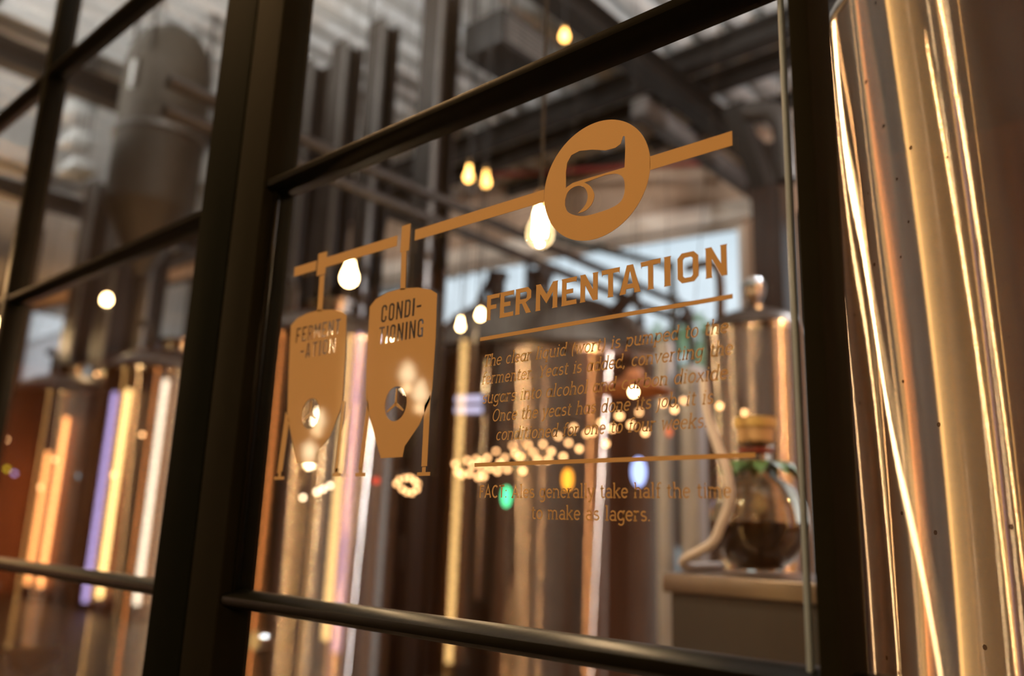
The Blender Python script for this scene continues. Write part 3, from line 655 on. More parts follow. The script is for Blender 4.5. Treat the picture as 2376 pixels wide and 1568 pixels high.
# ------------------------------------------------------------------ tanks
def band(root, cx, cy, r, z, h, name='weld_band'):
    bm = BM(); lathe(bm, [(r-.002, z-h/2), (r+.004, z-h/2), (r+.006, z), (r+.004, z+h/2), (r-.002, z+h/2)], (cx, cy, 0), 96); return mesh_obj(name, bm, M_STEEL_P, root)
def fermenter(cx, cy, r, zc, zt, label, dome=.22, mat=M_STEEL, group=None, name='fermenter', manway=True):
    t = thing(name, label, 'tank', (cx, cy, 0), group); co = min(r*1.3, zc-.12)
    bm = BM(); shell(bm, r, zc, zt, (cx, cy), int(r*100)); mesh_obj('shell', bm, mat, t)
    bm = BM(); lathe(bm, [(.05, zc-co), (.06, zc-co+.03), (r*.97, zc-.03), (r, zc)], (cx, cy, 0), 96); mesh_obj('cone', bm, M_LID, t)
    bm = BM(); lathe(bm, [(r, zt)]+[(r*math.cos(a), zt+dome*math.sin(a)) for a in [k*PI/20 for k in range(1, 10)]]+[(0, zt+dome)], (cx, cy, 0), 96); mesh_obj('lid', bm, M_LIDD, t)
    band(t, cx, cy, r, zt, .03); band(t, cx, cy, r, zc, .03)
    for k in range(4):
        a = PI/4+k*PI/2; x, y = cx+r*.86*math.cos(a), cy+r*.86*math.sin(a)
        bm = BM(); tube(bm, [(x, y, .012), (x, y, zc+.03)], .035, 16); l = mesh_obj('leg', bm, M_STEEL_P, t)
        bm = BM(); lathe(bm, [(0, 0), (.06, 0), (.06, .012), (.03, .02), (0, .02)], (x, y, 0), 20); mesh_obj('foot_pad', bm, M_STEEL_P, l)
    if manway: bm = BM(); lathe(bm, [(0, zt+dome-.02), (.13, zt+dome-.03), (.13, zt+dome+.06), (.15, zt+dome+.06), (.15, zt+dome+.08), (.06, zt+dome+.10), (0, zt+dome+.10)], (cx, cy, 0), 40); mesh_obj('manway', bm, M_STEEL_P, t)
    bm = BM(); x, y = cx-r*.55, cy-.1; zt2 = zt+dome*.8
    tube(bm, smooth_path([(x, y, zt2-.04), (x, y, zt2+.22), (x-.06, y, zt2+.30), (x-.2, y, zt2+.30)], 5), .025, 12); mesh_obj('vent_pipe', bm, M_LIDD, t)
    bm = BM(); lathe(bm, [(.03, max(zc-co-.16, .02)), (.03, zc-co+.01)], (cx, cy, 0), 20); tube(bm, [(cx, cy, zc-co-.03), (cx+.22, cy-.2, zc-co-.03)], .028, 12); mesh_obj('outlet_valve', bm, M_STEEL_P, t)
    a = -PI/2+.5; x, y = cx+r*math.cos(a), cy+r*math.sin(a)
    bm = BM(); lathe(bm, [(0, -.01), (.05, -.01), (.05, .03), (.045, .035), (0, .035)], (x, y, zc+.45), 28, Matrix.Rotation(PI/2, 3, 'X')@Matrix.Rotation(0, 3, 'Z')); mesh_obj('temperature_gauge', bm, M_STEEL_P, t)
    return t
YT = 2.2
labs = ['polished fermenter behind the tank diagram on the lettered pane', 'polished fermenter just left of the thick double post', 'polished fermenter second to the left of the thick post', 'farthest polished fermenter at the left frame edge']
ft = None
for k in range(4):
    x = -4.07-1.93*k
    if ft is None: ft = fermenter(x, YT, .48, .42, 2.47, labs[0], group='row of matching fermenters')
    else:
        c = copy_tree(ft); c.location = (x, YT, 0); c['label'] = labs[k]
c0 = at(942, 1200, 3.6)
cc = thing('control_cabinet', 'tall black control cabinet in the gap between fermenter and kettle', 'cabinet', (c0.x, c0.y, 0))
bm = BM(); box(bm, c0.x-.36, c0.x+.13, c0.y-.07, c0.y+.06, .08, 3.0, .008); mesh_obj('casing', bm, M_CAB, cc)
bm = BM(); box(bm, c0.x-.34, c0.x+.11, c0.y-.082, c0.y-.069, .2, 2.85, .004); dr_ = mesh_obj('door', bm, M_CAB, cc)
bm = BM(); box(bm, c0.x+.07, c0.x+.09, c0.y-.10, c0.y-.081, 1.2, 1.4, .004); mesh_obj('handle', bm, M_DARKST, dr_)
bm = BM(); box(bm, c0.x-.35, c0.x+.12, c0.y-.06, c0.y+.05, 0, .082); mesh_obj('plinth', bm, M_BLACK, cc)
# bright kettle in the middle
kx, ky, kr, kz = -4.32, 4.55, 1.06, 2.80
kt = thing('brew_kettle', 'wide brew kettle with conical lid behind the paragraph lettering', 'tank', (kx, ky, 0))
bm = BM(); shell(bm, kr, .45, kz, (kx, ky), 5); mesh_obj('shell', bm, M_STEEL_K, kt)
bm = BM(); lathe(bm, [(kr+.01, kz-.02), (kr+.03, kz), (kr+.01, kz+.03), (kr*.90, kz+.19), (kr*.76, kz+.35), (kr*.58, kz+.47), (.32, kz+.55), (0, kz+.57)], (kx, ky, 0), 96); lid = mesh_obj('lid', bm, M_LID, kt)
bm = BM(); lathe(bm, [(0, .25), (.3, .26), (kr*.8, .33), (kr, .45)], (kx, ky, 0), 96); mesh_obj('base', bm, M_LID, kt)
band(kt, kx, ky, kr, kz-.05, .05); band(kt, kx, ky, kr, .46, .04)
for k in range(4):
    a = PI/4+k*PI/2; x, y = kx+kr*.8*math.cos(a), ky+kr*.8*math.sin(a)
    bm = BM(); tube(bm, [(x, y, 0), (x, y, .38)], .05, 16); mesh_obj('leg', bm, M_STEEL_P, kt)
zt = kz+.52
for px, py, hgt, rad in ((1155, 640, .34, .075), (1255, 645, .26, .09)):
    p = at(px, py, ky+.70-.15); bm = BM()
    lathe(bm, [(rad, zt-.30), (rad, zt+hgt-.05), (rad+.02, zt+hgt-.05), (rad+.02, zt+hgt), (0, zt+hgt)], (p.x, p.y, 0), 28); mesh_obj('lid_pipe', bm, M_COL, kt)
p = at(1120, 640, ky+.70-.2); bm = BM(); obox(bm, (p.x-.14, p.y, zt-.08), (p.x+.11, p.y, zt+.30), .05, .05); mesh_obj('lid_strut', bm, M_STEEL_P, kt)
p = at(1445, 690, ky+.5); bm = BM(); q = Vector((p.x, p.y, kz+.26))
obox(bm, q+Vector((-.18, 0, -.05)), q+Vector((.03, 0, .12)), .10, .07); lathe(bm, [(.055+.025*math.cos(a), .025*math.sin(a)) for a in [k*PI/6 for k in range(13)]], q+Vector((.05, 0, .20)), 24, Matrix.Rotation(PI/2, 3, 'X')); obox(bm, q+Vector((.11, 0, .20)), q+Vector((.17, 0, -.10)), .035, .04)
mesh_obj('hatch_clamp', bm, M_COL, kt)
bm = BM(); lathe(bm, [(0, 0), (.24, 0), (.24, .05), (.20, .09), (0, .10)], (kx-.05, ky-.5, kz+.38), 36, Matrix.Rotation(math.radians(28), 3, 'X')); mesh_obj('manway', bm, M_STEEL_P, kt)
for dx in (-.62, .30):
    a = -PI/2+dx; x, y = kx+(kr+.03)*math.cos(a), ky+(kr+.03)*math.sin(a)
    bm = BM(); tube(bm, [(x, y, 1.0), (x, y, kz-.15)], .02, 12); mesh_obj('sight_tube', bm, M_STEEL_P, kt)
# slim vessel and gas cylinders at the right of the pane
sv = fermenter(-1.86, 3.3, .26, 1.2, 2.50, 'slim domed vessel behind the glass globe, half hidden by the thin mullion', .13, M_STEEL, name='yeast_vessel', manway=False)
p = Vector((-1.86, 3.3, 2.615)); bm = BM(); lathe(bm, [(.05, 0), (.05, .04), (.03, .06), (.055, .11), (.06, .15), (.04, .19), (0, .20)], p, 24); mesh_obj('pressure_valve', bm, M_STEEL_P, sv)
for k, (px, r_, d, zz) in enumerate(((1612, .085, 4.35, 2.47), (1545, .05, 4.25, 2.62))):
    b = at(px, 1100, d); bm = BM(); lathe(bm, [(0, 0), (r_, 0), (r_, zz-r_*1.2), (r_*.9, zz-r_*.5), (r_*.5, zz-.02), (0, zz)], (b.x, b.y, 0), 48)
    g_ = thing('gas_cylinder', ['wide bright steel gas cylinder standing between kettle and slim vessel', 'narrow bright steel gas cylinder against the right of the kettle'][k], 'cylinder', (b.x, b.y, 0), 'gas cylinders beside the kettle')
    mesh_obj('body', bm, M_STEEL_SHEEN, g_); bm = BM(); lathe(bm, [(0, zz-.01), (.018, zz-.01), (.018, zz+.05), (0, zz+.05)], (b.x, b.y, 0), 16); mesh_obj('valve', bm, M_DARKST, g_)
# the big tank right behind the neighbouring pane
bx_, by_, br_ = -.045, .75, .45
bt = thing('near_fermenter', 'large polished fermenter close behind the right-hand pane', 'tank', (bx_, by_, 0))
bm = BM(); shell(bm, br_, 1.275, 2.24, (bx_, by_), 11, .0026, 512); mesh_obj('shell', bm, M_STEEL_R, bt)
bm = BM(); lathe(bm, [(br_, 2.24), (br_-.004, 2.27), (br_-.03, 2.31), (.33, 2.39), (.2, 2.44), (0, 2.46)], (bx_, by_, 0), 128); mesh_obj('lid', bm, M_LID, bt)
bm = BM(); lathe(bm, [(.05, .70), (.06, .73), (br_-.03, 1.235), (br_-.005, 1.26), (br_, 1.275)], (bx_, by_, 0), 128); mesh_obj('cone', bm, M_STEEL_P, bt)
band(bt, bx_, by_, br_, 1.272, .012); band(bt, bx_, by_, br_, 2.25, .014)
for k in range(4):
    a = PI/4+k*PI/2; x, y = bx_+br_*.8*math.cos(a), by_+br_*.8*math.sin(a)
    bm = BM(); tube(bm, [(x, y, 0), (x, y, 1.24)], .03, 16); mesh_obj('leg', bm, M_STEEL_P, bt)
bm = BM(); lathe(bm, [(.035, .56), (.035, .71)], (bx_, by_, 0), 20); mesh_obj('outlet_valve', bm, M_STEEL_P, bt)

# ------------------------------------------------------------------ globe, hose, counter
gd = 2.0
gc = at(1760, 1212, gd); gr_ = .122
ctz = gc.z-gr_-.004
cab = thing('steel_counter', 'grey steel counter under the glass globe', 'counter', (gc.x, gc.y, 0))
bm = BM(); box(bm, gc.x-.135, gc.x+.50, gc.y-.20, gc.y+.24, 0, ctz-.045, .006); mesh_obj('cabinet', bm, pbr('grey_panel', (.030, .036, .042), .5, .1), cab)
bm = BM(); box(bm, gc.x-.15, gc.x+.52, gc.y-.215, gc.y+.25, ctz-.045, ctz, .006); mesh_obj('worktop', bm, pbr('worktop_steel', (.22, .19, .17), .3, .6), cab)
def clear(name):
    m, n, o = new_mat(name); g = N(n, 'BsdfGlass'); g.inputs['IOR'].default_value = 1.45; g.inputs['Roughness'].default_value = .02
    g.inputs['Color'].default_value = (.93, .92, .88, 1); n.links.new(g.outputs[0], o.inputs[0]); return m
M_CLEAR = clear('demijohn_glass')
gl = thing('glass_globe', 'round glass globe with stoppered neck on the grey counter', 'demijohn', (gc.x, gc.y, ctz))
neck = .036
prof = [(0, -gr_*.97), (gr_*.45, -gr_*.965)]+[(gr_*math.cos(a), gr_*math.sin(a)) for a in [math.radians(x) for x in range(-62, 70, 6)]]+[(neck+.006, gr_*.96), (neck, gr_*1.1), (neck, gr_*1.5), (neck+.008, gr_*1.52), (neck+.008, gr_*1.6), (neck, gr_*1.62)]
inn = [(max(r-.004, 0) if r > .001 else 0, z+(.004 if z < 0 else -.002)) for r, z in prof][::-1]
bm = BM(); lathe(bm, prof+inn, gc, 64); mesh_obj('bottle', bm, M_CLEAR, gl)
bm = BM(); rr_ = gr_-.006; lathe(bm, [(0, -gr_*.92), (gr_*.45, -gr_*.91)]+[(rr_*math.cos(a), rr_*math.sin(a)) for a in [math.radians(x) for x in range(-60, 1, 6)]]+[(0, 0)], gc, 48)
mesh_obj('brew', bm, pbr('dark_brew', (.030, .016, .008), .12), gl)
bm = BM(); lathe(bm, [(0, gr_*1.55), (neck-.006, gr_*1.55), (.044, gr_*1.66), (.046, gr_*1.95), (0, gr_*1.95)], gc, 32); mesh_obj('stopper', bm, pbr('cream_stopper', (.75, .52, .28), .5), gl)
bm = BM(); lathe(bm, [(0, gr_*1.95), (.052, gr_*1.95), (.052, gr_*2.15), (0, gr_*2.15)], gc, 32); mesh_obj('cap', bm, pbr('yellow_cap', (.85, .62, .22), .4), gl)
bm = BM(); lathe(bm, [(neck+.001, gr_*1.42), (neck+.006, gr_*1.42), (neck+.006, gr_*1.5), (neck+.001, gr_*1.5)], gc, 32); mesh_obj('neck_band', bm, M_RED, gl)
# leafy sprig laid round the neck
lf = thing('leafy_sprig', 'green leafy sprig lying round the neck of the glass globe', 'plant', gc+Vector((0, 0, gr_)))
M_LEAF = pbr('leaf_green', (.10, .26, .05), .45, 0, (.05, .15, .03), 20)
for k in range(11):
    a = -2.6+k*.52; L_ = .075+.03*random.random(); c0 = gc+Vector((.03*math.cos(a), .03*math.sin(a), gr_*1.08))
    bm = BM(); n_ = 8; dr = Vector((math.cos(a), math.sin(a), 0)); sd = Vector((-dr.y, dr.x, 0)); rows_ = []
    for i in range(n_+1):
        t_ = i/n_; w = .022*math.sin(PI*min(t_*1.02, 1))**.7+.001; p = c0+dr*(L_*t_)+Vector((0, 0, .028*math.sin(t_*2.2)-.045*t_*t_))
        rows_.append([bm.verts.new(p-sd*w+Vector((0, 0, .004))), bm.verts.new(p), bm.verts.new(p+sd*w+Vector((0, 0, .004)))])
    for u_, v_ in zip(rows_, rows_[1:]):
        for q in range(2): bm.faces.new((u_[q], u_[q+1], v_[q+1], v_[q]))
    mesh_obj('leaf', bm, M_LEAF, lf)
bm = BM(); tube(bm, smooth_path([gc+Vector((.045*math.cos(a), .045*math.sin(a), gr_*1.08)) for a in [k*PI/5 for k in range(10)]], 3), .003, 6); mesh_obj('stem', bm, M_LEAF, lf)
hd = 1.83
hp_ = [at(*q, hd) for q in ((1634, 880), (1642, 960), (1664, 1030), (1688, 1100), (1692, 1165), (1672, 1220))]+[at(1650, 1262, 1.83)]
hp_.append(Vector((gc.x-.125, gc.y-.15, ctz+.03))); hp_.append(Vector((gc.x-.135, gc.y-.11, ctz+.0125))); hp_.append(Vector((gc.x-.135, gc.y+.05, ctz+.0125)))
pipe_thing('hose', 'pale grey hose curving beside the glass globe', 'hose', smooth_path(hp_, 6), .0115, pbr('grey_hose', (.66, .64, .68), .35), hp_[0])

# ------------------------------------------------------------------ lamps
def lamp_glow(name, col, s): return glow(name, col, s)
G_BULB = glow('filament_bulb', (1, .66, .30), 26)
G_HOT = glow('bright_filament', (1, .78, .48), 55)
G_AMB = glow('amber_bulb', (1, .50, .12), 7)
G_STR = glow('festoon_bulb', (1, .50, .20), 5.5)
M_BRASS = pbr('aged_brass', (.30, .18, .07), .35, .8)
def bulb_bm(bm, c, r, L):
    prof = [(0, -L*.62)]+[(r*math.sin(a), -L*.62+r*(1-math.cos(a))) for a in [k*PI/14 for k in range(1, 8)]]+[(r*.93, -L*.62+r*1.5), (r*.62, -L*.62+r*2.3), (r*.42, L*.30), (r*.42, L*.38)]
    return lathe(bm, prof, c, 24)
def pendant(c, r, L, mat, label, group='bare bulb pendants', top=None, energy=0, col=(1, .68, .36), env=False):
    t = thing('pendant_lamp', label, 'lamp', c, group)
    if env:
        bm = BM(); bulb_bm(bm, c, r, L); mesh_obj('bulb', bm, M_ENV, t)
        bm = BM(); pts = [c+Vector((.45*r*math.cos(k*1.05), .45*r*math.sin(k*1.05), (.30 if k % 2 else -.38)*L)) for k in range(7)]
        tube(bm, pts, r*.13, 6); mesh_obj('filament', bm, G_HOT, t)
    else:
        bm = BM(); bulb_bm(bm, c, r, L); mesh_obj('bulb', bm, mat, t)
    bm = BM(); lathe(bm, [(0, L*.36), (r*.5, L*.36), (r*.52, L*.62), (r*.3, L*.72), (0, L*.72)], c, 20); mesh_obj('socket', bm, M_BRASS, t)
    bm = BM(); tube(bm, [c+Vector((0, 0, L*.7)), Vector((c.x, c.y, (top or ZC)+.02))], .004, 6); mesh_obj('cord', bm, M_BLACK, t)
    if energy:
        l = point_light('light', c+Vector((0, 0, -L*.62-r*.8)), col, energy, r*.6); l.parent = t; l.location = Vector((0, 0, -L*.62-r*.8))
    return t
def env_glass(name):
    m, n, o = new_mat(name); tr = N(n, 'BsdfTransparent'); tr.inputs[0].default_value = (1, .90, .74, 1); g = N(n, 'BsdfGlossy'); g.inputs['Roughness'].default_value = .03
    lw = N(n, 'LayerWeight'); lw.inputs[0].default_value = .35; mx = N(n, 'MixShader'); n.links.new(lw.outputs['Facing'], mx.inputs[0]); n.links.new(tr.outputs[0], mx.inputs[1])
    em = N(n, 'Emission'); em.inputs[0].default_value = (1, .72, .36, 1); em.inputs[1].default_value = 1.6
    ad = N(n, 'AddShader'); n.links.new(g.outputs[0], ad.inputs[0]); n.links.new(em.outputs[0], ad.inputs[1]); n.links.new(ad.outputs[0], mx.inputs[2]); n.links.new(mx.outputs[0], o.inputs[0]); return m
M_ENV = env_glass('clear_bulb_glass')
pendant(at(1254, 512, 1.35), .032, .105, G_BULB, 'clear filament bulb glowing at the lower left of the roundel', energy=8, env=True)
pendant(at(812, 628, 2.05), .034, .11, G_BULB, 'bright bulb showing between the two diagram tank stems', energy=10)
pendant(at(248, 692, 3.3), .045, .11, G_BULB, 'glowing bulb in front of the dark columns left of the thick post', energy=12)
pendant(at(2, 750, 3.3), .075, .16, G_BULB, 'bright bulb cut by the left edge of the photo', energy=12)
pendant(at(1069, 748, 3.4), .018, .075, G_BULB, 'left bulb of the pair glowing beside the heading', energy=8)
pendant(at(1115, 726, 3.4), .022, .065, G_BULB, 'right bulb of the pair glowing beside the heading', energy=8)
pendant(at(1088, 398, 3.0), .026, .10, G_AMB, 'left amber bulb of the pair high under the roof')
pendant(at(1128, 410, 3.7), .030, .12, G_AMB, 'right amber bulb of the pair high under the roof')
pendant(at(1310, 78, 3.8), .030, .09, G_AMB, 'small amber bulb beside the air handler')
# copper shade pendant
c = at(1470, 903, 3.0)
t = thing('shade_lamp', 'wide copper shade pendant glowing behind the paragraph', 'lamp', c)
bm = BM(); lathe(bm, [(.168, -.012), (.165, -.010), (.12, .018), (.05, .05), (.03, .085), (0, .09)], c, 48); mesh_obj('shade', bm, pbr('copper_shade', (.75, .28, .10), .3, .6), t)
bm = BM(); ball(bm, c+Vector((0, 0, -.012)), .015, .015, .018); mesh_obj('bulb', bm, G_BULB, t)
bm = BM(); tube(bm, [c+Vector((0, 0, .08)), Vector((c.x, c.y, ZC+.02))], .0015, 6); mesh_obj('cord', bm, M_BLACK, t)
# festoon strings
def festoon(label, pts, d0, d1, r=.0105, mat=G_STR, ends=True):
    P3 = []
    for i, (px, py) in enumerate(pts):
        f = (px-pts[0][0])/max(1, pts[-1][0]-pts[0][0]); P3.append(at(px, py, d0+(d1-d0)*f+.05*math.sin(i*2.3)))
    t = thing('festoon_lights', label, 'string lights', P3[0], 'festoon strings behind the glass')
    cab_ = [p+Vector((0, 0, .045)) for p in P3]
    if ends:
        a, b = cab_[0], cab_[-1]; cab_ = [Vector((a.x-.3, a.y+.3, ZC+.02)), a+Vector((-.06, .06, .35))]+cab_+[b+Vector((.06, .06, .35)), Vector((b.x+.3, b.y+.3, ZC+.02))]
    bm = BM(); tube(bm, smooth_path(cab_, 4), .0018, 5); mesh_obj('cable', bm, M_BLACK, t)
    me = None
    for p in P3:
        if me is None:
            bm = BM(); ball(bm, p, r, r, r*1.08, 16, 10); o = mesh_obj('bulb', bm, mat, t); me = o.data; p0 = p
            bm = BM(); lathe(bm, [(r*.5, r*.9), (r*.55, r*1.1), (r*.5, .044), (0, .046)], p, 10); k_ = mesh_obj('holder', bm, M_BLACK, o); hm = k_.data; hl = k_.location.copy()
        else:
            o = bpy.data.objects.new('bulb', me); C.collection.objects.link(o); o.parent = t; o.location = p-p0
            k_ = bpy.data.objects.new('holder', hm); C.collection.objects.link(k_); k_.parent = o; k_.location = hl
    return t
festoon('upper festoon string rising across the last paragraph lines to the right', [(1151, 1046), (1189, 1034), (1226, 1032), (1260, 1030), (1295, 1012), (1331, 991), (1360, 1006), (1394, 980), (1435, 964), (1483, 956), (1539, 936), (1586, 929), (1636, 926), (1670, 942), (1728, 957), (1732, 1014)], 3.55, 3.2)
festoon('middle festoon string of warm bulbs just above the lower rule', [(1056, 1076), (1084, 1068), (1104, 1065), (1131, 1062), (1171, 1062), (1195, 1051), (1207, 1060), (1238, 1049), (1247, 1066), (1272, 1066), (1279, 1047), (1307, 1059), (1319, 1027), (1344, 1041), (1375, 1003), (1406, 1029), (1421, 994), (1439, 965), (1464, 985), (1497, 1003), (1565, 950)], 3.3, 2.85)
festoon('lower festoon string of warm bulbs along the lower rule', [(1062, 1095), (1072, 1101), (1089, 1098), (1097, 1079), (1109, 1106), (1115, 1071), (1118, 1087), (1122, 1105), (1136, 1086), (1154, 1093), (1160, 1074), (1177, 1089), (1213, 1092)], 3.05, 2.9)
festoon('tight coil of festoon bulbs below the conditioning tank diagram', [(920, 1122), (926, 1113), (933, 1134), (938, 1109), (944, 1141), (950, 1108), (956, 1143), (962, 1112), (967, 1135), (970, 1122), (964, 1118)], 2.55, 2.5, .0085)
festoon('short festoon string of four bulbs below the fermentation tank diagram', [(703, 1154), (735, 1141), (750, 1134), (766, 1126)], 2.2, 2.2, .0085, glow('festoon_white', (1, .70, .42), 7))
festoon('loose festoon string of bulbs crossing the left bay', [(15, 1020), (93, 1130), (128, 1066), (224, 868), (263, 1101), (330, 1008)], 2.2, 2.2, .010)
# coloured lanterns
def lantern(px, py, w, h, d, col, s, label, nm):
    c = at(px, py, d); k = d*1.2/FPX*.5; t = thing('paper_lantern', label, 'lantern', c, 'coloured lanterns behind the lettering')
    bm = BM(); ball(bm, c, w*k, w*k, h*k, 28, 18); mesh_obj('shade', bm, glow(nm, col, s), t)
    bm = BM(); lathe(bm, [(0, h*k*.97), (w*k*.25, h*k*.97), (w*k*.25, h*k*1.12), (0, h*k*1.12)], c, 16); mesh_obj('cap', bm, M_DARKST, t)
    bm = BM(); tube(bm, [c+Vector((0, 0, h*k*1.1)), Vector((c.x, c.y, ZC+.02))], .0012, 5); mesh_obj('cord', bm, M_BLACK, t)
lantern(1175, 1152, 24, 52, 2.6, (.10, .85, .33), 1.9, 'green lantern glowing over the word FACT', 'green_glow')
lantern(1317, 1112, 26, 52, 2.6, (1, .36, .03), 1.9, 'orange lantern glowing below the lower rule', 'orange_glow')
lantern(1482, 1094, 34, 66, 2.6, (.42, .52, 1.0), 1.6, 'pale blue lantern glowing below the lower rule', 'blue_glow')
lantern(873, 1115, 20, 20, 2.05, (1, .10, .05), .9, 'small red lantern left of the bulb coil', 'red_glow')
lantern(1552, 1002, 14, 22, 2.8, (1, .22, .08), .8, 'small red lantern beside the last paragraph line', 'red_glow2')
lantern(16, 1088, 20, 20, 2.1, (1, .78, .04), 1.6, 'round yellow lantern at the left edge of the photo', 'yellow_glow')
lantern(33, 1098, 18, 20, 2.08, (.60, .50, 1.0), 1.5, 'round violet lantern next to the yellow lantern', 'violet_glow')
lantern(181, 1104, 12, 20, 2.1, (.35, .62, .68), .8, 'small teal lantern in the left bay', 'teal_glow')
# twin tube fitting
c = at(1088, 938, 3.45); t = thing('twin_tube_lamp', 'pair of short pale violet tube lamps left of the paragraph', 'lamp', c)
for dz in (.032, -.032):
    bm = BM(); tube(bm, [c+Vector((-.075, -.03, dz)), c+Vector((.075, .03, dz))], .019, 14); mesh_obj('tube', bm, glow('violet_tube', (.66, .62, .86), .9), t)
bm = BM(); obox(bm, c+Vector((-.08, .0, 0)), c+Vector((.08, .064, 0)), .03, .12); mesh_obj('bracket', bm, M_DARKST, t)
bm = BM(); tube(bm, [c+Vector((0, .03, .05)), Vector((c.x, c.y+.03, ZC+.02))], .004, 5); mesh_obj('cord', bm, M_BLACK, t)

# vertical tube lamps added to draw long streaks in the tanks and glass
def streak_lamp(x, y, z0, z1, col, s, label, r=.07, zt=None):
    t = thing('streak_lamp', label, 'lamp', (x, y, z0))
    bm = BM(); tube(bm, [(x, y, z0), (x, y, z1)], r, 12); mesh_obj('tube', bm, glow('streak_glow', col, s), t)
    for z in (z0, z1):
        bm = BM(); lathe(bm, [(0, -.03), (r*1.2, -.03), (r*1.2, .03), (0, .03)], (x, y, z), 14); mesh_obj('end_cap', bm, M_DARKST, t)
WARM, WARM2, VIO, WHT = (1, .58, .20), (1, .36, .10), (.58, .42, .78), (.85, .92, 1)
for i, (x, y, col, s, w_) in enumerate(((3.0, 1.6, WARM, 10, 'first'), (3.0, 2.0, VIO, 3, 'second'), (3.0, 2.6, WARM2, 5, 'third'), (3.0, 3.4, WARM, 6, 'fourth'), (3.0, 4.6, WHT, 4, 'fifth'))):
    streak_lamp(x, y, .9, 4.2, col, s, w_+' added upright tube lamp along the side wall of the brewery')
for i, (x, z0, z1, col, s, w_) in enumerate(((-5.83, .2, 3.36, WARM, 9, 'added warm upright tube lamp standing alone on the bar wall'), (-7.54, .1, 3.65, VIO, 3.2, 'added violet upright tube lamp on the bar wall'), (-7.74, .2, 3.65, WARM, 9, 'added warm upright tube lamp beside the violet one on the bar wall'),
        (-12.25, .2, 3.55, (1, .78, .55), 6, 'added cream upright tube lamp on the bar wall'), (-15.9, .2, 3.2, WARM2, 7, 'added orange upright tube lamp at the far end of the bar wall'), (-16.5, .2, 2.6, WARM2, 6, 'added short orange upright tube lamp in the far corner of the bar'), (-13.5, .2, 3.5, WARM, 9, 'added warm upright tube lamp at the far end of the bar wall'), (-14.0, .1, 3.5, VIO, 3.4, 'added violet upright tube lamp at the far end of the bar wall'), (1.4, .8, 3.9, WARM, 6, 'added warm upright tube lamp near the corner of the bar wall'))):
    streak_lamp(x, -5.1, z0, z1, col, s, w_, .032 if x == -5.83 else .04)

for x, y, z1, col, s_, r_, w_ in ((-1.31, .055, 3.1, WARM, 9, .014, 'added slim warm tube lamp on the inner face of the thick post'), (-4.3, .10, 3.0, WARM2, 9, .03, 'added orange tube lamp on the inner face of the partition wall'), (-6.6, .10, 3.0, WARM, 7, .03, 'added warm tube lamp on the inner face of the partition wall')):  # hidden tubes added behind post and partition to streak the tanks
    streak_lamp(x, y, .2, z1, col, s_, w_, r_)
bm = BM(); x = -6.0                                   # slatted cladding on the bar wall
while x < 3.0: box(bm, x, x+.06, -5.2, -5.15, .1, 4.1); x += .11
struct(mesh_obj('trim_3', bm, M_WOOD, smooth=False))
# pendants over the bar side, mirrored in the vinyl
def mirror(px, py, D):
    r = ray(px, py)*(.7+D); return Vector((r.x, -D, CAM.z+r.z))
for i, (px, py, D) in enumerate(((950, 858, 1.5), (980, 902, 1.5), (742, 965, 1.7), (722, 1040, 1.7))):
    pendant(mirror(px, py, D), .03, .09, G_HOT, ['first', 'second', 'third', 'fourth'][i]+' bulb of the row hung over the bar', 'bulbs over the bar', 4.2, energy=1.2)
for i, (x, y, z, en) in enumerate(((1.6, -2.4, 2.7, 90), (.5, -3.4, 2.8, 90), (-2.45, -.95, 4.0, 50), (-2.95, -.82, 4.0, 60), (-9.5, -.35, 4.0, 90), (-13.5, -.35, 4.0, 90))):  # unseen lamps added to brighten the bar hall and streak the near tank
    pendant(Vector((x, y, z)), .05, .14, G_BULB, ['first', 'second', 'third', 'fourth', 'fifth', 'sixth'][i]+' added large globe lamp lighting the bar hall', 'lamps added to light the bar hall', 4.2, energy=en, col=(1, .58, .25))
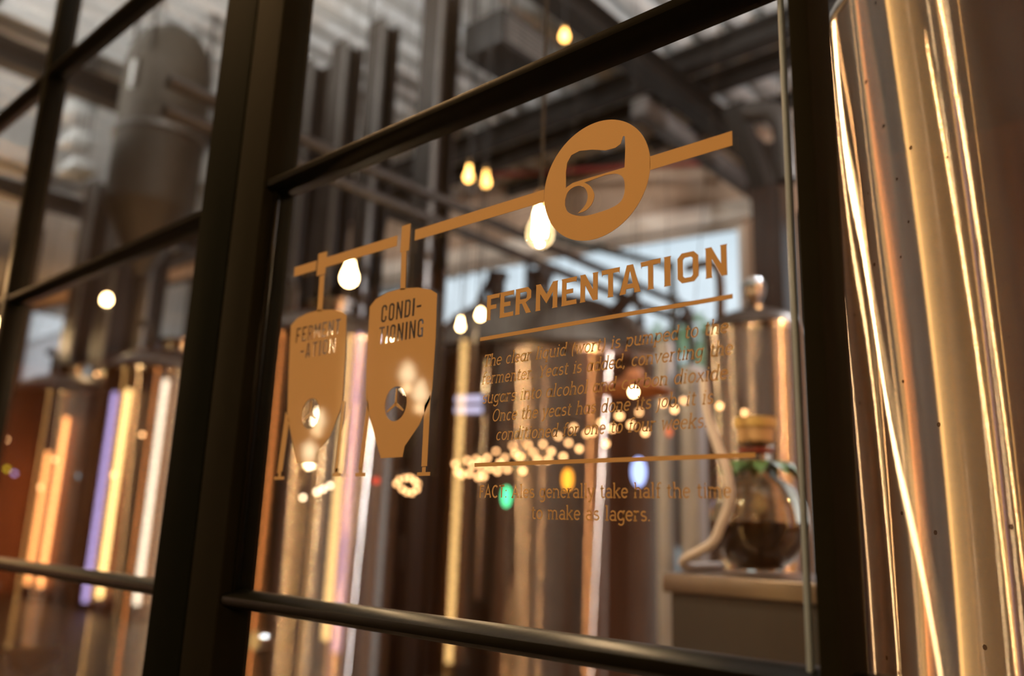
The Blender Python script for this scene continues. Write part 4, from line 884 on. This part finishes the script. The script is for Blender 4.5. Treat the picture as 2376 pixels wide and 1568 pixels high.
# unseen lamps added to light the back wall, tanks and side walls
for i, (x, y, z, en, col) in enumerate(((-1.1, 4.6, 4.3, 130, (.92, .95, 1)), (-5.6, .5, 2.9, 5, (1, .58, .25)), (1.8, 3.0, 4.0, 140, (1, .52, .20)), (-15.6, 3.2, 4.0, 160, (1, .52, .20)))):
    pendant(Vector((x, y, z)), .06, .16, G_BULB, ['lone', 'low', 'corner', 'far'][i]+' lamp added to light the brewery hall', 'lamps added to light the brewery', energy=en, col=col)
for i, (x, en) in enumerate(((-1.2, 480), (-4.2, 330), (-7.4, 220), (-10.8, 220))):        # unseen floods added on the partition head to brighten the deck
    c = Vector((x, .30, 4.5)); t = thing('deck_fill_light', ['first', 'second', 'third', 'fourth'][i]+' flood light added on the partition head to brighten the roof deck', 'lamp', c, 'added flood lights')
    bm = BM(); lathe(bm, [(0, -.10), (.09, -.08), (.13, .05), (.125, .05), (.085, -.05), (0, -.06)], c, 28, Matrix.Rotation(math.radians(-32), 3, 'X')); mesh_obj('housing', bm, M_DARKST, t)
    bm = BM(); obox(bm, c+Vector((0, -.02, -.08)), Vector((x, .058, 4.32)), .04, .03); mesh_obj('bracket', bm, M_DARKST, t)
    l = bpy.data.lights.new('flood', 'SPOT'); l.energy = en; l.color = (1, .96, .90); l.spot_size = math.radians(140); l.spot_blend = .5; l.shadow_soft_size = .08
    o = bpy.data.objects.new('flood', l); C.collection.objects.link(o); o.parent = t; o.location = (0, .04, .07); o.rotation_euler = (math.radians(180-32), 0, 0)

# ------------------------------------------------------------------ outside the back windows
bm = BM(); box(bm, -120, 60, 10.5, 140, -.3, -.1); struct(mesh_obj('ground', bm, pbr('yard', (.25, .25, .23), .9), smooth=False))
b0 = at(130, 850, 24)
ob = thing('outside_building', 'pale flat roofed building outside the far window', 'building', (b0.x, b0.y, 0))
zr = at(130, 782, 24).z
bm = BM(); box(bm, b0.x-22, b0.x+14, b0.y, b0.y+8, -.1, zr); mesh_obj('wall', bm, pbr('white_render', (.88, .86, .87), .8), ob, smooth=False)
bm = BM(); box(bm, b0.x-22.2, b0.x+14.2, b0.y-.2, b0.y+8.2, zr, zr+.3); mesh_obj('roof_edge', bm, pbr('roof_grey', (.5, .52, .54), .7), ob, smooth=False)
def tree(px, py, d, r, label):
    c = at(px, py, d); t = thing('tree', label, 'tree', (c.x, c.y, -.1), 'trees outside the back window'); bm = BM(); rnd = random.Random(px)
    for k in range(420):
        v = Vector((rnd.gauss(0, 1), rnd.gauss(0, 1), rnd.gauss(0, 1))).normalized()*(r*(.45+.55*rnd.random())); p = c+v; s = r*.14
        n_ = Vector((rnd.gauss(0, 1), rnd.gauss(0, 1), rnd.gauss(0, 1))).normalized(); a = n_.orthogonal().normalized()*s; b = n_.cross(a).normalized()*s*.6
        bm.faces.new([bm.verts.new(p+q) for q in (a, b, -a, -b)])
    mesh_obj('foliage', bm, M_TREE, t, smooth=False)
    bm = BM(); lathe(bm, [(r*.16, -.1), (r*.10, c.z*.6), (r*.04, c.z)], (c.x, c.y, 0), 12); mesh_obj('trunk', bm, pbr('bark', (.08, .05, .03), .9), t)
M_TREE = pbr('pale_foliage', (.30, .48, .22), .7, 0, (.45, .62, .40), 3)
tree(1595, 880, 17, 1.5, 'pale green tree outside the window left of the slim vessel')
tree(1480, 900, 19, 1.6, 'pale green tree outside the window behind the kettle')
